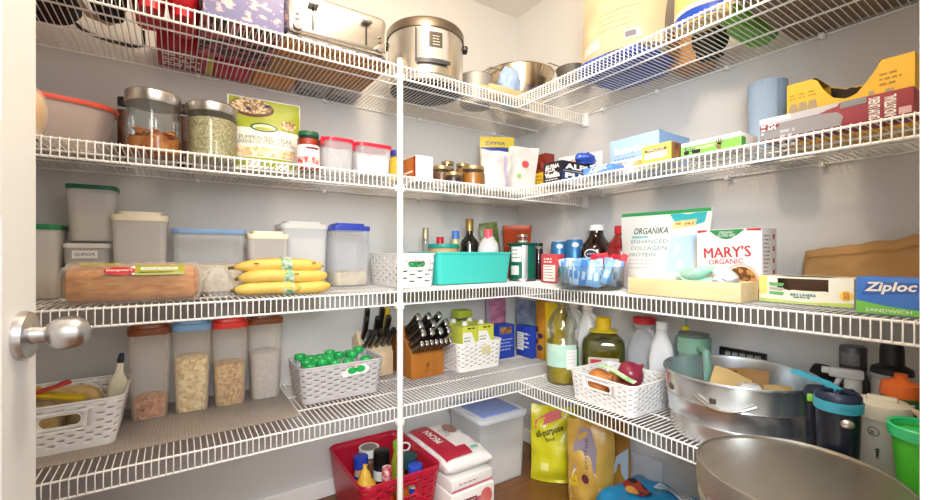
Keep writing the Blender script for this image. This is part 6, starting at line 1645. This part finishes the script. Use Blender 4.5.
for v in b.verts: v.co = Matrix.Rotation(.5, 4, 'Z') @ v.co
mk('carry_loop', b, TEALP2, t)
text('CONTIGO', .01, cyl(r * 1.08), r * .35, h * .855, mat('aqua_dark', '#2a7f95', .4), t, width=r * .8, o=.0012)
b = B(); sphere(b, (r * .35, -r * .82, h * .72), .012, .008, .010); mk('silver_boss', b, STEEL, t)
p = place(882, -.250); h = top(p, 398); r = .0415
CRP = mat('cream_plastic', '#ece6d6', .4)
t = thing('tumbler', 'cream tumbler with a wide lid, strap and small dark emblem', 'tumbler', p, FACE(p))
b = B(); lathe(b, [(0, 0), (r * .82, 0), (r * .86, .006), (r * .94, h * .80), (0, h * .80)], 36); mk('body', b, mat('cream_body', '#e9e5da', .45), t)
b = B(); lathe(b, [(r * .9, h * .78), (r * 1.04, h * .79), (r * 1.08, h * .90), (r * 1.04, h * .95), (r * .9, h * .975), (0, h * .985)], 36); ld = mk('lid', b, CRP, t)
b = B(); box(b, 0, -.006, h * .975, r * 1.1, .016, .010, .003); mk('spout_flap', b, CRP, ld)
b = B(); tube(b, [(r * .9, -.008, h * .94), (r * 1.28, -.008, h * .90), (r * 1.36, -.008, h * .80), (r * 1.25, -.008, h * .70)], .006, 8); mk('strap', b, mat('peach_strap', '#e6cdb8', .5), t)
fn = cyl(r * .92); decal('emblem', t, INK, fn, [('l', -r * .3, h * .66, .009, .009, .0012)], .0016); inkbars('emblem_mark', t, INK, fn, -r * .3 - .005, -r * .3 + .006, h * .655, 2, .004, .002, 5, .0018)
text('owala', .01, fn, -r * .18, h * .43, INK, t, width=.020, rot=PI / 2, o=.0018, bold=.03)
p = place(924, -.335); h = top(p, 426); r = .045
t = thing('plastic_beaker', 'bright green plastic beaker with a sea green rim beside the door jamb', 'beaker', p, FACE(p))
b = B(); lathe(b, [(0, 0), (r * .68, 0), (r * .95, h * .93), (r * .92, h * .93), (r * .65, .004), (0, .004)], 36); mk('body', b, mat('bright_green_plastic', '#4fc23a', .35), t)
b = B(); lathe(b, [(r * .94, h * .86), (r * 1.05, h * .87), (r * 1.10, h * .985), (r * 1.06, h), (r * .95, h * .99), (r * .93, h * .9)], 36); mk('rim', b, mat('sea_green_plastic', '#3fcf8c', .35), t)
# ================================================================== on the floor
# steel bin
t = thing('steel_bin', 'tall round stainless steel bin with a flat lid standing on the floor', 'bin', (-.549, -1.369, 0), 0)
R = .153; H = .552
BRS = mat('bin_steel', '#bdb9b2', .24, 1, bump=.05, bscale=60); LIDS = mat('bin_lid_steel', '#bdb5a8', .38, .85, c2='#a0978a', scale=3, mixw=.3, stretch=(1, 8, 1))
b = B(); lathe(b, [(0, 0), (R * .94, 0), (R * .97, .01), (R * .97, H - .04), (0, H - .04)], 72); mk('body', b, BRS, t)
b = B(); lathe(b, [(R * .985, H - .045), (R, H - .043), (R, H - .004), (R * .992, H), (R * .975, H + .0005), (R * .968, H - .003), (R * .90, H - .003), (0, H - .001)], 96); mk('lid', b, LIDS, t)
b = B(); lathe(b, [(R * .97, H - .075), (R * .985, H - .072), (R * .985, H - .060), (R * .97, H - .057)], 72); mk('band', b, STEEL, t)
b = B(); lathe(b, [(R * .96, 0), (R * .99, .002), (R * .99, .018), (R * .97, .02)], 72); mk('base_ring', b, BLACK, t)
# red basket of condiments
RX_, RY_ = -.822, -.212
REDB = mat('red_basket', '#c01a38', .35)
tb = basket('storage_basket', 'red slotted plastic basket of condiment bottles on the floor', 'basket', (RX_, RY_, 0), 0, .245, .30, .288, .358, .2, REDB, .03, ('front',), hw=.050, hz=(.62, .82), pitch=.024, rows=6, only=lambda p: p.y < -.13)
def cap_at(px, py, z): return PW(px, py, z)
CB = []
def cond(px, py, ztop, name, label, prof, bm_, cpf=None, cm=None, lab=None, lm=None, cat='bottle'):
    x, y = PW(px, py, ztop)
    x = min(max(x, RX_ - .09), RX_ + .09); y = min(max(y, RY_ - .135), RY_ + .14)
    r_ = max(p[0] for p in list(prof) + list(cpf or []))
    for it in range(60):
        for ux, uy, ur in CB:
            dd = max(math.hypot(x - ux, y - uy), 1e-4)
            if dd < r_ + ur + .001: x += (x - ux) / dd * (r_ + ur + .0015 - dd); y += (y - uy) / dd * (r_ + ur + .0015 - dd)
        x = min(max(x, RX_ - .118 + r_), RX_ + .118 - r_); y = min(max(y, RY_ - .145 + r_), RY_ + .14 - r_)
    CB.append((x, y, r_))
    t = bottle(name, label, cat, (x, y, .004), prof, bm_, cpf, cm, None, None, lab, lm, rz=-.35)
    return t
z = .196
x = cond(369, 447, z, 'spice_jar', 'large spice jar with a white ringed grey lid in the red basket', bprof(.040, z * .86, .033, .01, .08), mat('brown_spice2', '#6b4630', .5), [(0, z * .84), (.038, z * .84), (.038, z - .003), (.035, z - .004), (0, z - .004)], PAPER, (.036, .05, .12, 1.3), PAPER, 'jar')
b = B(); lathe(b, [(0, z - .0045), (.031, z - .0042), (.030, z - .003), (0, z - .003)], 28); mk('lid_disc', b, mat('grey_disc', '#8d8783', .6), x)
x = cond(381, 451, .20, 'sauce_bottle', 'dark sauce bottle with a tall black cap in the red basket', bprof(.030, .165, .026, .01, .12), mat('dark_sauce', '#1a2230', .25), cprof(.030, .150, .200), BLACK, (.030, .10, .135, 1.4), PAPER)
x = cond(398, 442, .20, 'lemon_juice_bottle', 'lime yellow juice bottle standing behind the white pole in the red basket', bprof(.026, .18, .014, .012, .35), mat('lime_bottle', '#c7d33a', .4), cprof(.017, .172, .20), LIME)
b = B(); tube(b, [(.030 + .018 * math.cos(a), 0, .175 + .016 * math.sin(a)) for a in [2 * PI * k / 16 for k in range(16)]], .004, 6, True); mk('white_ring', b, PAPER, x)
x = cond(361, 458, .185, 'dressing_bottle', 'pale dressing bottle with a blue cap behind the mustard', bprof(.026, .165, .020, .01, .25), mat('pale_dressing', '#c9a58f', .35), cprof(.026, .150, .190), mat('royal_cap', '#2b47b8', .4), (.026, .07, .125, 1.4), mat('blue_wrap', '#33489c', .4))
z = .186
x = cond(363, 470, z, 'mustard_bottle', 'yellow mustard squeeze bottle at the front of the red basket', [(0, .002), (.030, 0), (.034, .008), (.032, .09), (.038, .120), (.036, .135), (.022, .150), (.021, .160), (.014, .176), (.008, .184), (.007, z + .012), (0, z + .012)], mat('mustard_yellow', '#e9bd45', .4))
x = cond(387, 468, .19, 'hot_sauce_bottle', 'orange hot sauce bottle with a red and white neck in the red basket', bprof(.030, .165, .014, .045, .25), mat('orange_sauce', '#cc4a20', .2, coat=.3), cprof(.0165, .150, .19), mat('red_white_wrap', '#d03a4c', .4, c2='#f0dada', scale=60, mixw=.08))
x = cond(407, 456, .19, 'relish_jar', 'jar with a dark teal lid in the red basket', bprof(.032, .165, .030, .01, .08), GLASS, cprof(.038, .155, .19), mat('dark_teal_lid', '#1f4a4a', .4), (.032, .05, .13, 1.4), mat('dark_wrap', '#2c3f57', .5), 'jar')
x = cond(414, 465, .18, 'dressing_bottle', 'bottle with a bright blue cap and blue print at the carton side', bprof(.026, .155, .020, .01, .2), mat('cream_dressing', '#e3dcd0', .35), cprof(.026, .142, .182), mat('bright_blue_cap', '#3553d0', .4), (.026, .06, .115, 1.4), PAPER)
decal('blue_print', x, mat('royal_cap'), cyl(.026), [('r', -.024, .085, .024, .110)], .0016)
x = cond(399, 478, .165, 'sauce_bottle', 'short orange sauce bottle under the blue capped bottle', bprof(.026, .15, .018, .01, .3), mat('amber_sauce', '#b8632a', .25), cprof(.019, .142, .165), mat('dark_teal_lid'))
# white cartons and the red and white bag
PINK = mat('pink_band', '#cf6b80', .5)
def wcarton(z0, hgt, label, seed):
    t = thing('fruit_carton', label, 'box', (-.570, -.268, z0), 0)
    w, d = .185, .315
    b = B(); box(b, 0, 0, 0, w, d, hgt, .002); mk('carton', b, PAPER, t); fn = front(-d / 2)
    decal('pink_band', t, PINK, fn, [('r', -w * .498, hgt * .52, w * .2, hgt * .68), ('r', -w * .498, 0.002, w * .498, hgt * .10)])
    decal('name_band', t, mat('maroon_band', '#8d2f42', .5), fn, [('r', -w * .25, hgt * .56, w * .08, hgt * .74)], .0010); text('KIRKLAND', .01, fn, -w * .085, hgt * .65, PAPER, t, width=w * .27, o=.0016)
    decal('fruit_picture', t, mat('fruit_print', '#d8575c', .5, c2='#e58a80', scale=18, mixw=.2), fn, [('e', w * .30, hgt * .58, w * .14, hgt * .32)], .0012)
    decal('green_mark', t, mat('mark_green', '#7fbfa0', .5), fn, [('r', w * .40, hgt * .14, w * .45, hgt * .26)], .0010)
    inkbars('print', t, mat('pink_ink'), fn, -w * .4, w * .1, hgt * .35, 2, hgt * .13, .004, seed); return t
wcarton(0, .098, 'lower white fruit carton with a pink band on the floor', 3)
t = thing('fruit_carton', 'upper white carton under the red and white bag', 'box', (-.572, -.262, .0985), .03)
b = B(); box(b, 0, 0, 0, .18, .31, .045, .002); mk('carton', b, PAPER, t); decal('pink_band', t, PINK, front(-.155), [('r', -.088, .004, .088, .012)]); inkbars('print', t, mat('pink_ink'), front(-.155), -.06, .04, .024, 1, .01, .005, 5)
t = thing('food_bag', 'red and white printed food bag lying on the white cartons', 'bag', (-.572, -.245, .144), 0)
b = B(); rings = []
bw, bd, bh = .20, .34, .075
for i in range(31):
    u = i / 30 * 2 - 1; k = max(.02, 1 - abs(u) ** 5) ** .5; rings.append([])
    for j in range(28):
        a = 2 * PI * j / 28; c, s_ = math.cos(a), math.sin(a)
        x = abs(c) ** .5 * math.copysign(1, c) * bw / 2 * (.93 + .07 * k); zz = bh * (.48 + .48 * abs(s_) ** .6 * math.copysign(1, s_) * k)
        rings[-1].append((x + .003 * nz((u * 3, c, s_), 3, 1), u * bd / 2, zz + .006 * nz((x * 10, u * 2, 0), 2, 3) * (s_ > 0)))
loops(b, rings); zmin = min(v.co.z for v in b.verts)
for v in b.verts: v.co.z -= zmin
mk('bag', b, mat('white_bag_film', '#f0eeee', .35, bump=.2, bscale=25), t)
def bagtop(x, y, o=0):
    u = y / (bd / 2); k = max(.02, 1 - abs(u) ** 5) ** .5; c = min(1, abs(x) / (bw / 2)); s_ = max(0, 1 - c ** 4) ** .5
    return Vector((x, y, bh * (.48 + .48 * s_ ** .6 * k) + .006 + o - zmin))
RDP = mat('bag_red', '#b3243d', .35)
decal('red_panel', t, RDP, bagtop, [('r', -.090, -.150, -.018, .150), ('r', -.018, -.150, .020, -.095)], .001)
decal('bean_picture', t, mat('bean_print', '#8f5f52', .5, c2='#b98d7d', scale=90, mixw=.15), bagtop, [('e', .050, .060, .026, .042)], .0012)
text('PECAN', .03, bagtop, -.050, .02, PAPER, t, width=.12, rot=PI / 2, o=.002, bold=.02, hgt=.028)
inkbars('print', t, mat('grey_ink'), bagtop, -.006, .03, .055, 4, .018, .004, 3, .0016)
decal('green_print', t, mat('mark_green'), bagtop, [('r', .03, -.13, .06, -.115)], .0016)
# flour bin
t = thing('flour_bin', 'large clear plastic bin of flour with a blue lid on the floor', 'bin', (-.335, -.192, 0), 0)
H = .262; hx, hy = .118, .128
b = B(); loft(b, [(0, hx * .90, hy * .90, .02), (.005, hx * .92, hy * .92, .025), (H - .02, hx * .98, hy * .98, .028), (H - .015, hx, hy, .028), (H, hx, hy, .028)], True, False); mk('body', b, sheer('bin_plastic', '#f6f8fb', .62, .35), t)
b = B(); loft(b, [(.004, hx * .88, hy * .88, .02), (H * .45, hx * .925, hy * .925, .025), (H * .46, hx * .6, hy * .6, .025)]); mk('flour', b, FLO, t)
b = B(); loft(b, [(H - .006, hx * 1.04, hy * 1.04, .03), (H + .002, hx * 1.06, hy * 1.06, .032), (H + .010, hx * 1.05, hy * 1.05, .03), (H + .012, hx * .98, hy * .98, .028)]); box(b, hx * 1.1, -.01, H - .004, .03, .05, .006, .002); mk('lid', b, sheer('lid_rim_plastic', '#dfe6f0', .2, .4), t)
b = B(); box(b, -.0, -.004, H + .0115, hx * 1.62, hy * 1.55, .004, .0015); mk('lid_panel', b, mat('flap_blue', '#7f93cc', .4), t, label='blue lid panel')
# yellow bag
YB = mat('chip_yellow', '#d8d42a', .3, c2='#c8c41e', scale=5, mixw=.3, bump=.3, bscale=16)
x, y = PW(549, 484, 0); y += .03
P = Pouch(.20, .295, .085, 1.0, .05, .016, 121)
t = thing('snack_bag', 'bright yellow bag with a red stripe standing in the floor corner', 'bag', (x + .048, y - .022, 0), -.75, rot=(math.radians(-5), 0, -.75))
b = B(); P.build(b); mk('bag', b, YB, t); f_ = P.F()
decal('red_stripe', t, mat('stripe_red', '#c52a2a', .4), f_, [('p', [(-.085, .235), (-.02, .275), (.02, .280), (.02, .255), (-.085, .200)])], .004)
text('all-purpose', .03, f_, -.025, .195, INK, t, width=.115, rot=.35, o=.0035, bold=.02, hgt=.034); text('flour', .02, f_, -.02, .170, INK, t, width=.04, rot=.35, o=.0035, bold=.01)
decal('pale_patch', t, mat('pale_yellow_print', '#e3e28a', .4), f_, [('r', -.06, .05, -.028, .078)], .0032); decal('red_patch', t, mat('stripe_red'), f_, [('e', .078, .10, .010, .022)], .003)
# coffee bag
x, y = PW(588, 500, 0.03)
P = Pouch(.165, .315, .10, .95, .06, .014, 131)
t = thing('coffee_bag', 'grey and gold printed bag leaning out beside the yellow bag', 'bag', (x + .015, y + .0, 0), -.85, rot=(math.radians(-3), 0, -.85))
b = B(); P.build(b); mk('bag', b, mat('gold_bag', '#b98f3a', .3, c2='#d3b05a', scale=5, mixw=.25, bump=.3, bscale=16), t); f_ = P.F()
decal('grey_panel', t, mat('mauve_grey', '#8d8494', .35), f_, [('p', [(-.06, .14), (.015, .14), (.02, .22), (.0, .285), (-.035, .285), (-.06, .22)])], .003)
decal('white_panel', t, mat('ivory_print', '#e6dfc9', .4), f_, [('p', [(-.070, .03), (.028, .03), (.03, .09), (.015, .14), (-.06, .14), (-.074, .09)])], .003)
text('coffee', .02, f_, -.018, .20, mat('maroon_ink', '#5f2a3a', .5), t, width=.10, rot=PI / 2, o=.0042); text('LOVE', .02, f_, .005, .085, mat('gold_ink', '#c9973a', .5), t, width=.07, rot=PI / 2 - .2, o=.0042)
decal('red_emblem', t, mat('maroon_ink'), f_, [('e', -.022, .115, .012, .016)], .0042); decal('yellow_patch', t, mat('bright_yellow'), f_, [('p', [(-.072, .075), (-.045, .085), (-.05, .12), (-.07, .11)])], .0042); text('10', .01, f_, -.060, .097, INK, t, width=.012, o=.005)
P = Pouch(.13, .33, .05, .98, .05, .008, 137)
t = thing('paper_sack', 'brown and yellow paper sack standing behind the coffee bag', 'bag', (-.075, -.640, 0), -1.45)
b = B(); P.build(b); mk('bag', b, mat('brown_sack', '#8a5a1e', .5, c2='#b9892e', scale=7, mixw=.15, bump=.3, bscale=16), t)
decal('pale_blue_panel', t, mat('pale_blue_print', '#a9bfd0', .5), P.F(), [('p', [(.0, .05), (.062, .05), (.062, .22), (.02, .18)])], .003)
# blue bag on the floor
BB = mat('snack_blue', '#1b78a8', .3, c2='#1f86b8', scale=5, mixw=.3, bump=.2, bscale=18)
x, y = -.185, -.875
t = thing('frozen_bag', 'blue frozen food bag with a white panel lying at the wall on the floor', 'bag', (x, y, 0), -PI / 2, rot=(0, 0, -PI / 2 - .05))
b = B(); rings = []; N = 40; W_, D_, H_ = .30, .24, .185
for i in range(N + 1):
    u = i / N * 2 - 1; k = max(.03, 1 - abs(u) ** 6) ** .5; rings.append([])
    for j in range(32):
        a = 2 * PI * j / 32; c, s_ = math.cos(a), math.sin(a)
        yy = abs(c) ** .5 * math.copysign(1, c) * D_ / 2 * (.9 + .1 * k); zz = H_ * (.48 + .46 * abs(s_) ** .7 * math.copysign(1, s_) * k)
        if s_ > .2: zz += .010 * math.sin(u * 9) * math.cos(yy * 26)
        rings[-1].append((u * W_ / 2, yy, zz))
loops(b, rings); zmin2 = min(v.co.z for v in b.verts)
for v in b.verts: v.co.z -= zmin2
mk('bag', b, BB, t)
def btop(x, y, o=0):
    u = x / (W_ / 2); k = max(.03, 1 - abs(u) ** 6) ** .5; c = min(1, abs(y) / (D_ / 2)); s_ = max(0, 1 - c ** 4) ** .5
    return Vector((x, y, H_ * (.48 + .46 * s_ ** .7 * k) + .010 * math.sin(u * 9) * math.cos(y * 26) + o - zmin2 + .001))
decal('white_panel', t, mat('silver_panel', '#c9d3da', .5), btop, [('r', -.03, .035, .11, .070)], .002); inkbars('panel_print', t, mat('grey_ink'), btop, -.02, .10, .058, 2, .011, .004, 4, .003)
decal('food_picture', t, mat('berry_mix', '#a83a2c', .5, c2='#2b2420', scale=50, mixw=.1, kind='voronoi'), btop, [('e', -.045, -.025, .05, .035)], .002); decal('orange_picture', t, mat('orange_slice', '#d99a4a', .5), btop, [('e', -.045, -.05, .022, .018)], .003)
text('go', .05, btop, .095, -.02, mat('lime_ink', '#b6d63a', .5), t, width=.06, o=.003, bold=.03)
inkbars('dark_print', t, mat('navy_ink', '#123f5c', .5), btop, -.13, -.09, .03, 2, .016, .008, 5, .002)
b = B(); box(b, 0, 0, 0, .012, .36, .012, .002)
P = Pouch(.15, .20, .03, .97, .05, .006, 141)
t = thing('plastic_bag', 'pale grey plastic sack against the wall behind the blue bag', 'bag', (-.036, -.735, 0), -1.53)
b.free(); b = B(); P.build(b); mk('film', b, mat('pale_grey_film', '#b9bcc2', .4), t)
